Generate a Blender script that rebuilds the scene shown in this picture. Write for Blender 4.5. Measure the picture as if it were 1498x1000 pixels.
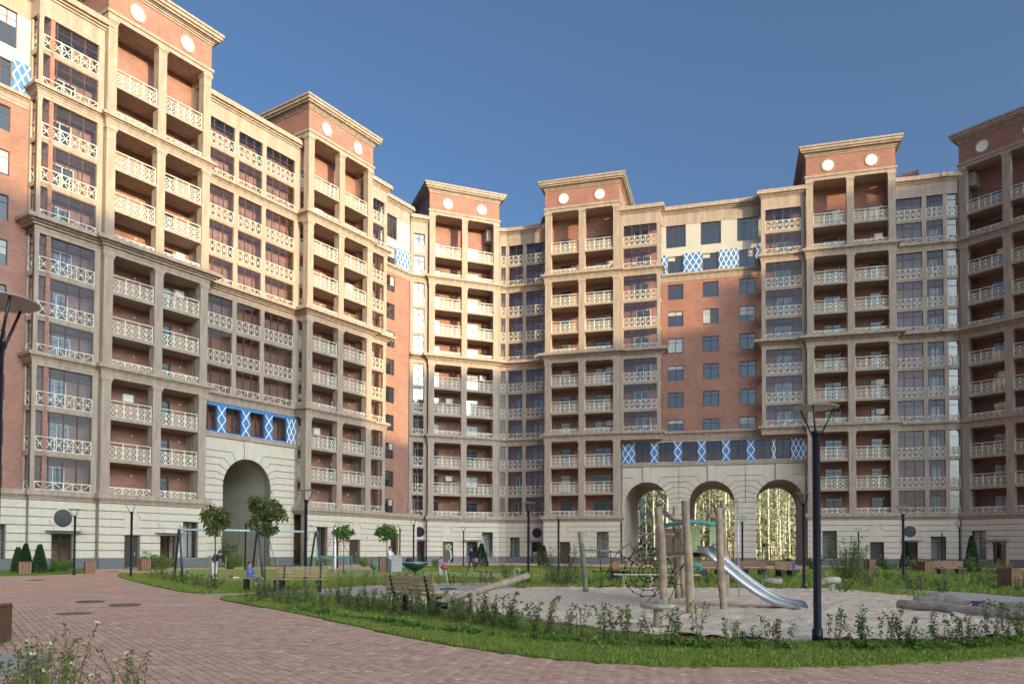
import bpy, bmesh, math, random
from math import sin, cos, pi, radians, sqrt, asin, atan2
from mathutils import Vector, Matrix
from mathutils.geometry import tessellate_polygon
random.seed(7)
for o in list(bpy.data.objects): bpy.data.objects.remove(o, do_unlink=True)
SC = bpy.context.scene
COL = SC.collection

# ------------------------------------------------------------------ camera
F_PX, PITCH, ROLL, PY0, PX0, CAM_H = 1126.12, 0.02845, 0.00399, 773.68, 749.0, 1.4705
cam_d = bpy.data.cameras.new('camera'); cam = bpy.data.objects.new('camera', cam_d); COL.objects.link(cam)
cam_d.sensor_width = 36.0; cam_d.lens = 36.0*F_PX/1498.0
cam_d.shift_y = (PY0-500.0)/1498.0
cam_d.clip_end = 6000; cam_d.clip_start = 0.1
cam.matrix_world = Matrix.Translation((0, 0, CAM_H)) @ Matrix.Rotation(pi/2+PITCH, 4, 'X') @ Matrix.Rotation(ROLL, 4, 'Z')
SC.camera = cam

# ------------------------------------------------------------------ light
SUN_AZ, SUN_EL = radians(311.0), radians(10.5)          # direction towards the sun
w = bpy.data.worlds.new('World'); SC.world = w; w.use_nodes = True
wn = w.node_tree.nodes; wl = w.node_tree.links; wn.clear()
sky = wn.new('ShaderNodeTexSky'); sky.sky_type = 'NISHITA'; sky.sun_disc = False
sky.sun_elevation = SUN_EL; sky.sun_rotation = pi/2-SUN_AZ
sky.air_density = 0.36; sky.dust_density = 8.0; sky.ozone_density = 5.2; sky.altitude = 100
bg = wn.new('ShaderNodeBackground'); bg.inputs['Strength'].default_value = 0.15
wo = wn.new('ShaderNodeOutputWorld')
wl.new(sky.outputs[0], bg.inputs['Color']); wl.new(bg.outputs[0], wo.inputs['Surface'])
sun_d = bpy.data.lights.new('sun', 'SUN'); sun_d.energy = 2.0; sun_d.angle = radians(0.35); sun_d.color = (0.82, 0.68, 0.53)
sun = bpy.data.objects.new('sun', sun_d); COL.objects.link(sun)
S = Vector((cos(SUN_AZ)*cos(SUN_EL), sin(SUN_AZ)*cos(SUN_EL), sin(SUN_EL)))
sun.rotation_euler = S.to_track_quat('Z', 'Y').to_euler(); sun.location = (60, -60, 80)
SC.view_settings.view_transform = 'Standard'; SC.view_settings.look = 'None'
SC.view_settings.gamma = 1.0; SC.view_settings.use_curve_mapping = False
SC.view_settings.exposure = 1.88
SC.view_settings.use_white_balance = True; SC.view_settings.white_balance_temperature = 9900; SC.view_settings.white_balance_tint = -6
SC.render.engine = 'CYCLES'

# ------------------------------------------------------------------ pixel helpers (a pixel gives a direction, the ground or a wall gives the distance)
def ray(px, py):
    a = px-PX0; b = py-PY0; cr, sr = cos(ROLL), sin(ROLL)
    a, b = a*cr+b*sr, -a*sr+b*cr
    c, s = cos(PITCH), sin(PITCH)
    return Vector((a, F_PX*c+b*s, F_PX*s-b*c))
def G(px, py, z=0.0):
    d = ray(px, py); t = (z-CAM_H)/d.z
    return (d.x*t, d.y*t)
def zat(px, py, D):                                   # height seen at a pixel when the thing stands at depth D
    d = ray(px, py); return CAM_H+d.z*D/d.y
def xat(px, py, D):
    d = ray(px, py); return d.x*D/d.y

# ------------------------------------------------------------------ materials
def nodes(m):
    m.use_nodes = True; nt = m.node_tree; nt.nodes.clear()
    return nt, nt.nodes, nt.links
def mat(name, col, rough=0.7, var=0.12, scale=3.0, bump=0.0, bscale=40.0, metal=0.0, spec=0.5, hue=None, stain=0.0, sss=None):
    m = bpy.data.materials.new(name); nt, N, L = nodes(m)
    out = N.new('ShaderNodeOutputMaterial'); b = N.new('ShaderNodeBsdfPrincipled'); L.new(b.outputs[0], out.inputs[0])
    b.inputs['Roughness'].default_value = rough; b.inputs['Metallic'].default_value = metal
    b.inputs['Specular IOR Level'].default_value = spec
    tc = N.new('ShaderNodeTexCoord')
    nz = N.new('ShaderNodeTexNoise'); nz.inputs['Scale'].default_value = scale; nz.inputs['Detail'].default_value = 6
    L.new(tc.outputs['Object'], nz.inputs['Vector'])
    rp = N.new('ShaderNodeValToRGB'); c = Vector(col)
    lo = c*(1-var); hi = c*(1+var)
    if hue: hi = Vector(hue)
    rp.color_ramp.elements[0].position = 0.3; rp.color_ramp.elements[1].position = 0.7
    rp.color_ramp.elements[0].color = (*lo, 1); rp.color_ramp.elements[1].color = (*hi, 1)
    L.new(nz.outputs['Fac'], rp.inputs[0]); last = rp.outputs[0]
    if stain:
        mp = N.new('ShaderNodeMapping'); mp.inputs['Scale'].default_value = (1.2, 1.2, 0.12)
        L.new(tc.outputs['Object'], mp.inputs[0])
        n2 = N.new('ShaderNodeTexNoise'); n2.inputs['Scale'].default_value = 2.2; n2.inputs['Detail'].default_value = 7
        L.new(mp.outputs[0], n2.inputs['Vector'])
        r2 = N.new('ShaderNodeValToRGB'); r2.color_ramp.elements[0].position = .35; r2.color_ramp.elements[1].position = .62
        k = 1-stain; r2.color_ramp.elements[0].color = (k, k*.97, k*.94, 1); r2.color_ramp.elements[1].color = (1, 1, 1, 1)
        L.new(n2.outputs['Fac'], r2.inputs[0])
        mx = N.new('ShaderNodeMix'); mx.data_type = 'RGBA'; mx.blend_type = 'MULTIPLY'; mx.inputs['Factor'].default_value = 1
        L.new(last, mx.inputs['A']); L.new(r2.outputs[0], mx.inputs['B']); last = mx.outputs['Result']
    L.new(last, b.inputs['Base Color'])
    if bump:
        n3 = N.new('ShaderNodeTexNoise'); n3.inputs['Scale'].default_value = bscale; n3.inputs['Detail'].default_value = 4
        L.new(tc.outputs['Object'], n3.inputs['Vector'])
        bp = N.new('ShaderNodeBump'); bp.inputs['Strength'].default_value = bump; bp.inputs['Distance'].default_value = 0.02
        L.new(n3.outputs['Fac'], bp.inputs['Height']); L.new(bp.outputs[0], b.inputs['Normal'])
    return m
def brick_mat(name, c1, c2, mortar, bw=0.26, bh=0.078, flat=False, rough=0.85, ms=0.012, vec=None):
    m = bpy.data.materials.new(name); nt, N, L = nodes(m)
    out = N.new('ShaderNodeOutputMaterial'); b = N.new('ShaderNodeBsdfPrincipled'); L.new(b.outputs[0], out.inputs[0])
    b.inputs['Roughness'].default_value = rough
    tc = N.new('ShaderNodeTexCoord'); sp = N.new('ShaderNodeSeparateXYZ'); L.new(tc.outputs['Object'], sp.inputs[0])
    cb = N.new('ShaderNodeCombineXYZ')
    if flat:
        rot = N.new('ShaderNodeMapping'); rot.inputs['Rotation'].default_value = (0, 0, flat); L.new(tc.outputs['Object'], rot.inputs[0]); v = rot.outputs[0]
    else:
        ad = N.new('ShaderNodeMath'); ad.operation = 'ADD'; L.new(sp.outputs[0], ad.inputs[0]); L.new(sp.outputs[1], ad.inputs[1])
        L.new(ad.outputs[0], cb.inputs[0]); L.new(sp.outputs[2], cb.inputs[1]); v = cb.outputs[0]
    br = N.new('ShaderNodeTexBrick'); br.inputs['Scale'].default_value = 1.0
    br.inputs['Brick Width'].default_value = bw; br.inputs['Row Height'].default_value = bh; br.inputs['Mortar Size'].default_value = ms
    br.inputs['Color1'].default_value = (*c1, 1); br.inputs['Color2'].default_value = (*c2, 1); br.inputs['Mortar'].default_value = (*mortar, 1)
    L.new(v, br.inputs['Vector'])
    nz = N.new('ShaderNodeTexNoise'); nz.inputs['Scale'].default_value = 0.7; nz.inputs['Detail'].default_value = 8; nz.inputs['Roughness'].default_value = .65
    L.new(tc.outputs['Object'], nz.inputs['Vector'])
    st = N.new('ShaderNodeMapping'); st.inputs['Scale'].default_value = (1.3, 1.3, 9.0) if not flat else (2.5, 2.5, 1); L.new(tc.outputs['Object'], st.inputs[0])
    n4 = N.new('ShaderNodeTexNoise'); n4.inputs['Scale'].default_value = 1.0; n4.inputs['Detail'].default_value = 5; n4.inputs['Roughness'].default_value = .7; L.new(st.outputs[0], n4.inputs['Vector'])
    av = N.new('ShaderNodeMath'); av.operation = 'ADD'; L.new(nz.outputs['Fac'], av.inputs[0]); L.new(n4.outputs['Fac'], av.inputs[1])
    mr = N.new('ShaderNodeMapRange'); mr.inputs['From Min'].default_value = .6; mr.inputs['From Max'].default_value = 1.4; mr.inputs['To Min'].default_value = .68; mr.inputs['To Max'].default_value = 1.34
    L.new(av.outputs[0], mr.inputs['Value'])
    mx = N.new('ShaderNodeMix'); mx.data_type = 'RGBA'; mx.blend_type = 'MULTIPLY'; mx.inputs['Factor'].default_value = 1
    L.new(br.outputs['Color'], mx.inputs['A']); L.new(mr.outputs[0], mx.inputs['B']); L.new(mx.outputs['Result'], b.inputs['Base Color'])
    bp = N.new('ShaderNodeBump'); bp.inputs['Strength'].default_value = .5; bp.inputs['Distance'].default_value = .01; bp.invert = True
    L.new(br.outputs['Fac'], bp.inputs['Height']); L.new(bp.outputs[0], b.inputs['Normal'])
    return m
def glass_mat(name, tint, base_fac):
    m = bpy.data.materials.new(name); nt, N, L = nodes(m)
    out = N.new('ShaderNodeOutputMaterial'); mx = N.new('ShaderNodeMixShader')
    tr = N.new('ShaderNodeBsdfTransparent'); tr.inputs[0].default_value = (*tint, 1)
    gl = N.new('ShaderNodeBsdfGlossy'); gl.inputs['Roughness'].default_value = 0.015; gl.inputs['Color'].default_value = (.92, .95, 1, 1)
    lw = N.new('ShaderNodeLayerWeight'); lw.inputs['Blend'].default_value = .5
    pw = N.new('ShaderNodeMath'); pw.operation = 'POWER'; pw.inputs[1].default_value = 4.5; L.new(lw.outputs['Facing'], pw.inputs[0])
    mr = N.new('ShaderNodeMapRange'); mr.inputs['To Min'].default_value = base_fac; mr.inputs['To Max'].default_value = 1.0
    tc = N.new('ShaderNodeTexCoord'); nz = N.new('ShaderNodeTexNoise'); nz.inputs['Scale'].default_value = 0.6
    bp = N.new('ShaderNodeBump'); bp.inputs['Strength'].default_value = .04; bp.inputs['Distance'].default_value = .05
    L.new(tc.outputs['Object'], nz.inputs['Vector']); L.new(nz.outputs['Fac'], bp.inputs['Height']); L.new(bp.outputs[0], gl.inputs['Normal'])
    L.new(pw.outputs[0], mr.inputs['Value']); L.new(mr.outputs[0], mx.inputs[0]); L.new(tr.outputs[0], mx.inputs[1]); L.new(gl.outputs[0], mx.inputs[2])
    L.new(mx.outputs[0], out.inputs[0]); return m
def leaf_mat(name, c, c2):
    m = bpy.data.materials.new(name); nt, N, L = nodes(m)
    out = N.new('ShaderNodeOutputMaterial'); b = N.new('ShaderNodeBsdfPrincipled'); b.inputs['Roughness'].default_value = .55
    tl = N.new('ShaderNodeBsdfTranslucent'); mx = N.new('ShaderNodeMixShader'); mx.inputs[0].default_value = .3
    tc = N.new('ShaderNodeTexCoord'); nz = N.new('ShaderNodeTexNoise'); nz.inputs['Scale'].default_value = 9; nz.inputs['Detail'].default_value = 3
    oi = N.new('ShaderNodeObjectInfo'); ad = N.new('ShaderNodeMath'); ad.operation = 'MULTIPLY_ADD'; ad.inputs[1].default_value = .35; ad.inputs[2].default_value = -.17
    L.new(oi.outputs['Random'], ad.inputs[0]); a2 = N.new('ShaderNodeMath'); a2.operation = 'ADD'
    L.new(tc.outputs['Object'], nz.inputs['Vector']); L.new(nz.outputs['Fac'], a2.inputs[0]); L.new(ad.outputs[0], a2.inputs[1])
    rp = N.new('ShaderNodeValToRGB'); rp.color_ramp.elements[0].position = .32; rp.color_ramp.elements[1].position = .68
    rp.color_ramp.elements[0].color = (*c, 1); rp.color_ramp.elements[1].color = (*c2, 1)
    L.new(a2.outputs[0], rp.inputs[0]); L.new(rp.outputs[0], b.inputs['Base Color']); L.new(rp.outputs[0], tl.inputs[0])
    L.new(b.outputs[0], mx.inputs[1]); L.new(tl.outputs[0], mx.inputs[2]); L.new(mx.outputs[0], out.inputs[0]); return m
M = {}
M['stone'] = mat('stone', (.40, .302, .25), .8, .09, 2.0, .12, 30, stain=.22)
M['rust'] = mat('rusticated_stone', (.58, .505, .43), .85, .05, 1.5, .15, 25, stain=.05)
M['rail'] = mat('railing_paint', (.70, .62, .52), .5, .04, 4)
M['brick'] = brick_mat('brick', (.35, .125, .09), (.26, .085, .065), (.34, .24, .2))
M['plaster'] = mat('white_plaster', (.47, .435, .40), .85, .04, 1.0)
M['pale'] = mat('pale_render', (.78, .75, .70), .9, .04, .5)
M['disc'] = mat('white_disc', (.80, .76, .71), .7, .03)
M['rim'] = brick_mat('brick_rim', (.33, .17, .12), (.30, .14, .10), (.36, .28, .24), .08, .25)
M['blue'] = mat('blue_panel', (.045, .18, .42), .55, .12, 2.0)
M['lattice'] = mat('lattice_white', (.78, .78, .80), .6, .03)
M['frame'] = mat('brown_frame', (.11, .045, .035), .45, .1)
M['dframe'] = mat('dark_frame', (.025, .022, .025), .4, .1)
M['wframe'] = mat('white_frame', (.72, .70, .66), .45, .04)
M['glass'] = glass_mat('glazing', (.96, .97, .975), .05)
M['dglass'] = mat('dark_glass', (.02, .024, .03), .04, .3, .8, spec=.5)
M['dglass'].node_tree.nodes['Principled BSDF'].inputs['IOR'].default_value = 2.4
M['curtain'] = mat('curtain', (.55, .52, .47), .9, .15, 6)
M['plinth'] = mat('granite_plinth', (.13, .135, .15), .5, .2, 25)
M['blind'] = mat('blind', (.42, .42, .43), .6, .1)
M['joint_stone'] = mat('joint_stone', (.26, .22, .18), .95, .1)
M['taupe'] = mat('passage_shade', (.38, .335, .285), .9, .08, 1.0)  # shade of the deep archway is put into this darker lining colour
M['roof'] = mat('roof_felt', (.10, .10, .11), .9, .2)
M['redroof'] = mat('red_sheet_roof', (.30, .07, .05), .5, .1)
M['door'] = mat('dark_door', (.055, .035, .03), .45, .2)
M['soffit'] = mat('soffit', (.58, .47, .35), .85, .05)
M['galv'] = mat('galvanised', (.55, .56, .57), .35, .1, metal=.7)
M['steel'] = mat('brushed_steel', (.62, .60, .58), .32, .06, 8, metal=.9)
M['slidebed'] = mat('slide_bed', (.36, .39, .44), .38, .08, 5, metal=.75)
M['black'] = mat('black_paint', (.012, .012, .014), .38, .2)
M['lampdisc'] = mat('lamp_disc', (.42, .35, .30), .4, .08)
M['navy'] = mat('dark_blue_paint', (.03, .05, .075), .4, .15)
M['ltblue'] = mat('pale_blue_paint', (.42, .52, .56), .4, .08)
M['wood'] = mat('robinia_wood', (.36, .245, .165), .8, .28, 5, .4, 30, hue=(.50, .36, .26))
M['woodgrey'] = mat('weathered_wood', (.44, .35, .27), .85, .25, 5, .4, 30, hue=(.60, .50, .41))
M['woodgreen'] = mat('mossy_wood', (.19, .20, .125), .85, .25, 5, .4, 30, hue=(.27, .27, .18))
M['slat'] = mat('bench_slat', (.37, .25, .14), .65, .2, 7, .15, 40)
M['redwood'] = mat('red_brown_wood', (.27, .125, .075), .65, .2, 6, .15, 40)
M['brownwood'] = mat('brown_wood', (.15, .075, .045), .65, .25, 6, .15, 40)
M['teal'] = mat('teal_paint', (.10, .30, .27), .5, .12)
M['ltgreen'] = mat('pale_green_board', (.36, .43, .20), .6, .1)
M['green'] = mat('green_plastic', (.02, .20, .10), .35, .1)
M['dkgreen'] = mat('dark_green_plastic', (.02, .06, .045), .35, .1)
M['rope'] = mat('black_rope', (.015, .015, .015), .8, .1)
M['red'] = mat('red_plastic', (.38, .06, .05), .4, .1)
M['pink'] = mat('pink_fabric', (.42, .17, .30), .8, .15)
M['purple'] = mat('purple_fabric', (.12, .05, .14), .8, .1)
M['white'] = mat('white_paint', (.78, .77, .74), .5, .04)
M['paper'] = mat('paper', (.8, .8, .8), .8, .02)
M['iron'] = mat('cast_iron', (.15, .11, .095), .6, .2, 20)
M['bark'] = mat('bark', (.10, .075, .055), .9, .3, 12, .4)
M['birch'] = mat('birch_bark', (.62, .57, .48), .8, .35, 1.6, hue=(.80, .75, .66))
M['stake'] = mat('stake_wood', (.30, .22, .15), .8, .2, 8)
M['leafd'] = leaf_mat('leaf_maple', (.05, .085, .025), (.18, .21, .05))
M['leafb'] = leaf_mat('leaf_bright', (.07, .16, .025), (.17, .28, .05))
M['leafh'] = leaf_mat('leaf_hedge', (.06, .095, .03), (.26, .29, .10))
M['leafw'] = leaf_mat('leaf_willow', (.07, .10, .03), (.17, .20, .07))
M['leafr'] = leaf_mat('leaf_rose', (.07, .10, .025), (.26, .28, .07))
M['thuja'] = leaf_mat('leaf_thuja', (.02, .05, .02), (.05, .10, .035))
M['birchleaf'] = leaf_mat('leaf_birch', (.20, .22, .11), (.44, .44, .30))
M['petal'] = mat('petal', (.75, .66, .55), .7, .15)
M['grassblade'] = leaf_mat('grass_blade', (.15, .21, .03), (.33, .38, .08))
M['skin'] = mat('skin', (.52, .30, .21), .6, .05)
M['hair'] = mat('hair', (.06, .035, .02), .7, .1)
M['navycloth'] = mat('navy_cloth', (.018, .025, .045), .9, .2)
M['whitecloth'] = mat('white_cloth', (.66, .66, .68), .9, .08)
M['bluecloth'] = mat('blue_cloth', (.14, .20, .48), .9, .25)
M['greycloth'] = mat('grey_cloth', (.10, .12, .17), .9, .15)

# ------------------------------------------------------------------ mesh helpers
class MB:
    def __init__(s): s.v = []; s.f = []; s.mi = []; s.cur = 0
    def add(s, vs, fs):
        n = len(s.v); s.v += [tuple(v) for v in vs]
        for f in fs: s.f.append([i+n for i in f]); s.mi.append(s.cur)
        return s
    def box(s, x0, x1, y0, y1, z0, z1):
        return s.add([(x0,y0,z0),(x1,y0,z0),(x1,y1,z0),(x0,y1,z0),(x0,y0,z1),(x1,y0,z1),(x1,y1,z1),(x0,y1,z1)],
            [(0,3,2,1),(4,5,6,7),(0,1,5,4),(1,2,6,5),(2,3,7,6),(3,0,4,7)])
    def prism_y(s, poly, y0, y1):                     # polygon in x,z, counter-clockwise seen from -y
        n = len(poly)
        vs = [(p[0], y0, p[1]) for p in poly]+[(p[0], y1, p[1]) for p in poly]
        fs = [list(range(n)), list(range(2*n-1, n-1, -1))]
        for i in range(n): j = (i+1) % n; fs.append((i, n+i, n+j, j))
        return s.add(vs, fs)
    def prism_z(s, poly, z0, z1):
        n = len(poly)
        vs = [(p[0], p[1], z0) for p in poly]+[(p[0], p[1], z1) for p in poly]
        fs = [list(range(n-1, -1, -1)), list(range(n, 2*n))]
        for i in range(n): j = (i+1) % n; fs.append((i, j, n+j, n+i))
        return s.add(vs, fs)
    def bar(s, a, b, w, d=None):                      # square bar from a to b
        a = Vector(a); b = Vector(b); t = (b-a).normalized(); d = d or w
        u = t.cross(Vector((0, 1, 0)))
        if u.length < 1e-3: u = t.cross(Vector((1, 0, 0)))
        u.normalize(); v = t.cross(u)
        c = [(-1,-1),(1,-1),(1,1),(-1,1)]
        vs = [a+u*w/2*p+v*d/2*q for p, q in c]+[b+u*w/2*p+v*d/2*q for p, q in c]
        return s.add(vs, [(0,3,2,1),(4,5,6,7),(0,1,5,4),(1,2,6,5),(2,3,7,6),(3,0,4,7)])
    def tube(s, pts, r, n=8, caps=True):              # round tube, r a number or a list
        pts = [Vector(p) for p in pts]; N0 = len(s.v); rs = r if isinstance(r, (list, tuple)) else [r]*len(pts)
        prev = None; vs = []; fs = []
        for i, p in enumerate(pts):
            t = (pts[min(i+1, len(pts)-1)]-pts[max(i-1, 0)]).normalized()
            if prev is None:
                u = t.cross(Vector((0, 0, 1)))
                if u.length < 1e-2: u = t.cross(Vector((1, 0, 0)))
            else: u = prev-t*prev.dot(t)
            u.normalize(); prev = u; v = t.cross(u)
            for k in range(n):
                a = 2*pi*k/n; vs.append(p+(u*cos(a)+v*sin(a))*rs[i])
        for i in range(len(pts)-1):
            for k in range(n):
                k2 = (k+1) % n; fs.append((i*n+k, i*n+k2, (i+1)*n+k2, (i+1)*n+k))
        if caps: fs.append(list(range(n-1, -1, -1))); fs.append([(len(pts)-1)*n+k for k in range(n)])
        return s.add(vs, fs)
    def lathe(s, prof, n=16, c=(0, 0, 0), cap=True):
        vs = []; fs = []
        for r, z in prof:
            for k in range(n): a = 2*pi*k/n; vs.append((c[0]+r*cos(a), c[1]+r*sin(a), c[2]+z))
        for i in range(len(prof)-1):
            for k in range(n): k2 = (k+1) % n; fs.append((i*n+k, i*n+k2, (i+1)*n+k2, (i+1)*n+k))
        if cap: fs.append(list(range(n-1, -1, -1))); fs.append([(len(prof)-1)*n+k for k in range(n)])
        return s.add(vs, fs)
    def disc_y(s, cx, cz, r, y0, y1, n=28, r2=None):  # cylinder along y (or ring when r2)
        if r2 is None:
            return s.prism_y([(cx+r*cos(2*pi*k/n), cz+r*sin(2*pi*k/n)) for k in range(n)], y0, y1)
        vs = []; fs = []
        for k in range(n):
            a = 2*pi*k/n
            for rr in (r, r2):
                for y in (y0, y1): vs.append((cx+rr*cos(a), y, cz+rr*sin(a)))
        for k in range(n):
            a = 4*k; b = 4*((k+1) % n)
            fs += [(a, b, b+2, a+2), (a+1, a+3, b+3, b+1), (a, a+1, b+1, b), (a+2, b+2, b+3, a+3)]
        return s.add(vs, fs)
    def blob(s, c, rx, ry, rz, n=10, m=7):
        pr = []; vs = []; fs = []
        for i in range(m+1):
            t = pi*i/m
            for k in range(n): a = 2*pi*k/n; vs.append((c[0]+rx*sin(t)*cos(a), c[1]+ry*sin(t)*sin(a), c[2]-rz*cos(t)))
        for i in range(m):
            for k in range(n): k2 = (k+1) % n; fs.append((i*n+k, i*n+k2, (i+1)*n+k2, (i+1)*n+k))
        return s.add(vs, fs)
    def mesh(s, name, mats, smooth=False):
        me = bpy.data.meshes.new(name); me.from_pydata(s.v, [], s.f); me.validate(clean_customdata=False)
        for m in (mats if isinstance(mats, (list, tuple)) else [mats]): me.materials.append(M[m] if isinstance(m, str) else m)
        if len(me.polygons) == len(s.mi) and any(s.mi): me.polygons.foreach_set('material_index', s.mi)
        if smooth: me.polygons.foreach_set('use_smooth', [True]*len(me.polygons))
        me.update(); return me
I4 = Matrix.Identity(4)
def link(name, data, parent=None, mx=None):
    o = bpy.data.objects.new(name, data); COL.objects.link(o)
    if parent is not None: o.parent = parent
    if mx is not None: o.matrix_local = mx
    return o
def T(x=0, y=0, z=0, rz=0): return Matrix.Translation((x, y, z)) @ Matrix.Rotation(rz, 4, 'Z')
def tag(o, label, cat, group=None):
    o['label'] = label; o['category'] = cat
    if group: o['group'] = group
    return o
def thing(name, label, cat, loc=(0, 0, 0), rz=0, group=None):
    o = link(name, None, None, T(*loc, rz)); o.empty_display_size = .2
    return tag(o, label, cat, group)
def struct(name, me, parent=None, mx=None):
    o = link(name, me, parent, mx)
    if parent is None: o['kind'] = 'structure'
    return o
def copy_tree(o, parent=None):
    c = o.copy(); COL.objects.link(c); c.parent = parent
    for ch in list(o.children): copy_tree(ch, c)
    return c
CACHE = {}
def cached(key, fn):
    if key not in CACHE: CACHE[key] = fn()
    return CACHE[key]
# ------------------------------------------------------------------ apartment building kit (local frame: x along the facade, -y towards the court, z up)
def B(k): return 8.17+3.24*k                       # underside of each floor slab
ENT = {2: (14.62, .95, .42), 5: (24.15, 1.15, .80), 8: (34.02, .95, .42)}   # entablature: bottom, height, projection
TOPZ = 40.05
def entab_mesh(w, h, pr, dep, tall=False):
    m = MB(); a = h*.45
    m.box(-.05, w+.05, -.05, dep, 0, a*.55); m.box(-.09, w+.09, -.09, dep, a*.55, a)
    for z0, z1, p in ((a, a+h*.14, pr*.35), (a+h*.14, a+h*.26, pr*.6), (a+h*.26, a+h*.46, pr), (a+h*.46, h, pr*.86)):
        m.box(-p, w+p, -p, dep, z0, z1)
    return m.mesh('entablature', 'stone')
def entab(par, mx, x0, y, w, z, h, pr, dep, dz=0.0):
    me = cached(('ent', round(w, 3), h, pr, dep), lambda: entab_mesh(w, h, pr, dep))
    return link('cornice', me, par, mx @ T(x0, y, z+dz))
def rail_tower(w, rows):
    m = MB(); t = .045; ch = .46; h = rows*ch+(.30 if rows == 2 else .05)
    z0 = .04; zt = z0+rows*ch
    m.box(0, w, -.03, .03, h, h+.06)
    for r in range(rows+1): m.box(0, w, -.022, .022, z0+r*ch-.02, z0+r*ch+.02)
    n = max(1, round((w-.1)/1.18)); cw = w/n
    for i in range(n+1):
        x = min(max(i*cw, .03), w-.03); m.box(x-.03, x+.03, -.03, .03, 0, h)
    for i in range(n):
        a = i*cw+.06; b = (i+1)*cw-.06; mid = (a+b)/2
        for (p, q) in ((a, mid-.03), (mid+.03, b)):
            for xx in (p, q): m.box(xx-.018, xx+.018, -.02, .02, z0, zt)
            for r in range(rows):
                m.bar((p, 0, z0+r*ch), (q, 0, z0+(r+1)*ch), t, .03); m.bar((p, 0.004, z0+(r+1)*ch), (q, 0.004, z0+r*ch), t, .03)
    return m.mesh('railing', 'rail')
def rail_jack(w, h):
    m = MB(); t = .038
    m.box(0, w, -.03, .03, h-.06, h); m.box(0, w, -.03, .03, 0.02, .08)
    low = h < .8
    n = max(1, round(w/(.62 if not low else .66))); cw = w/n
    for i in range(n+1):
        x = min(max(i*cw, .025), w-.025); m.box(x-.025, x+.025, -.027, .027, .05, h-.03)
    for i in range(n):
        a, b = i*cw, (i+1)*cw
        if (i % 2) ^ (0): m.bar((a, 0, .05), (b, 0, h-.03), t, .03)
        else: m.bar((a, 0, h-.03), (b, 0, .05), t, .03)
        if not low:
            zm = h/2
            if i % 2: m.bar((a, .004, h-.03), (b, .004, .05), t*.9, .025)
            else: m.bar((b, .004, h-.03), (a, .004, .05), t*.9, .025)
            m.box(a, b, -.016, .016, zm-.02, zm+.02)
    return m.mesh('railing', 'rail')
def railing(par, mx, x0, y, z, w, kind, arg):
    me = cached(('rail', kind, round(w, 2), round(arg, 2)), lambda: rail_tower(w, arg) if kind == 't' else rail_jack(w, arg))
    return link('railing', me, par, mx @ T(x0, y, z))
def frame_mesh(w, h, cols, fm, transom, t=.06):
    m = MB()
    m.box(0, w, -.04, .04, 0, t); m.box(0, w, -.04, .04, h-t, h); m.box(0, t, -.04, .04, t, h-t); m.box(w-t, w, -.04, .04, t, h-t)
    for i in range(1, cols): x = w*i/cols; m.box(x-t*.55, x+t*.55, -.045, .045, t, h-t)
    if transom: m.box(t, w-t, -.036, .036, h*transom-.025, h*transom+.025)
    return m.mesh('window_frame', fm)
def pane_mesh(w, h, g):
    m = MB(); m.box(0, w, -.008, .008, 0, h); return m.mesh('pane', g)
def window(par, mx, x0, y, z, w, h, cols=2, fm='dframe', g='dglass', transom=.72, panes=True, name='window'):
    me = cached(('wf', round(w, 2), round(h, 2), cols, fm, transom), lambda: frame_mesh(w, h, cols, fm, transom))
    o = link(name, me, par, mx @ T(x0, y, z))
    n = cols if panes else 1; pw = w/n
    pm = cached(('pane', round(pw, 2), round(h, 2), g), lambda: pane_mesh(pw-.02, h-.02, g))
    for i in range(n): link('pane', pm, o, T(i*pw+.01, 0.0, .01))
    if g == 'dglass' and fm != 'wframe' and WR.random() < .42:
        bh = h*WR.choice((.25, .4, .55, .9)); bw = pw*WR.choice((1, n)); bx = WR.choice((0, w-bw))
        bm = cached(('blind', round(bw, 2), round(bh, 2)), lambda: MB().box(.05, bw-.05, -.03, -.014, h-bh, h-.06).mesh('blind', 'blind'))
        link('blind', bm, o, T(bx, 0, 0))
    return o
WR = random.Random(5)
def plain(par, mx, name, mname, *boxes):
    m = MB()
    for b in boxes: m.box(*b)
    return link(name, m.mesh(name, mname), par, mx)
BANDS = [.8+.6*i for i in range(8)]
def cut(x0, x1, ops, z0, z1):
    iv = [(x0, x1)]
    for (a, b, c, d, *_) in ops:
        if min(z1, d)-max(z0, c) > .05:
            n = []
            for (p, q) in iv:
                if b <= p or a >= q: n.append((p, q)); continue
                if a > p: n.append((p, a))
                if b < q: n.append((b, q))
            iv = n
    return iv
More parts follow.
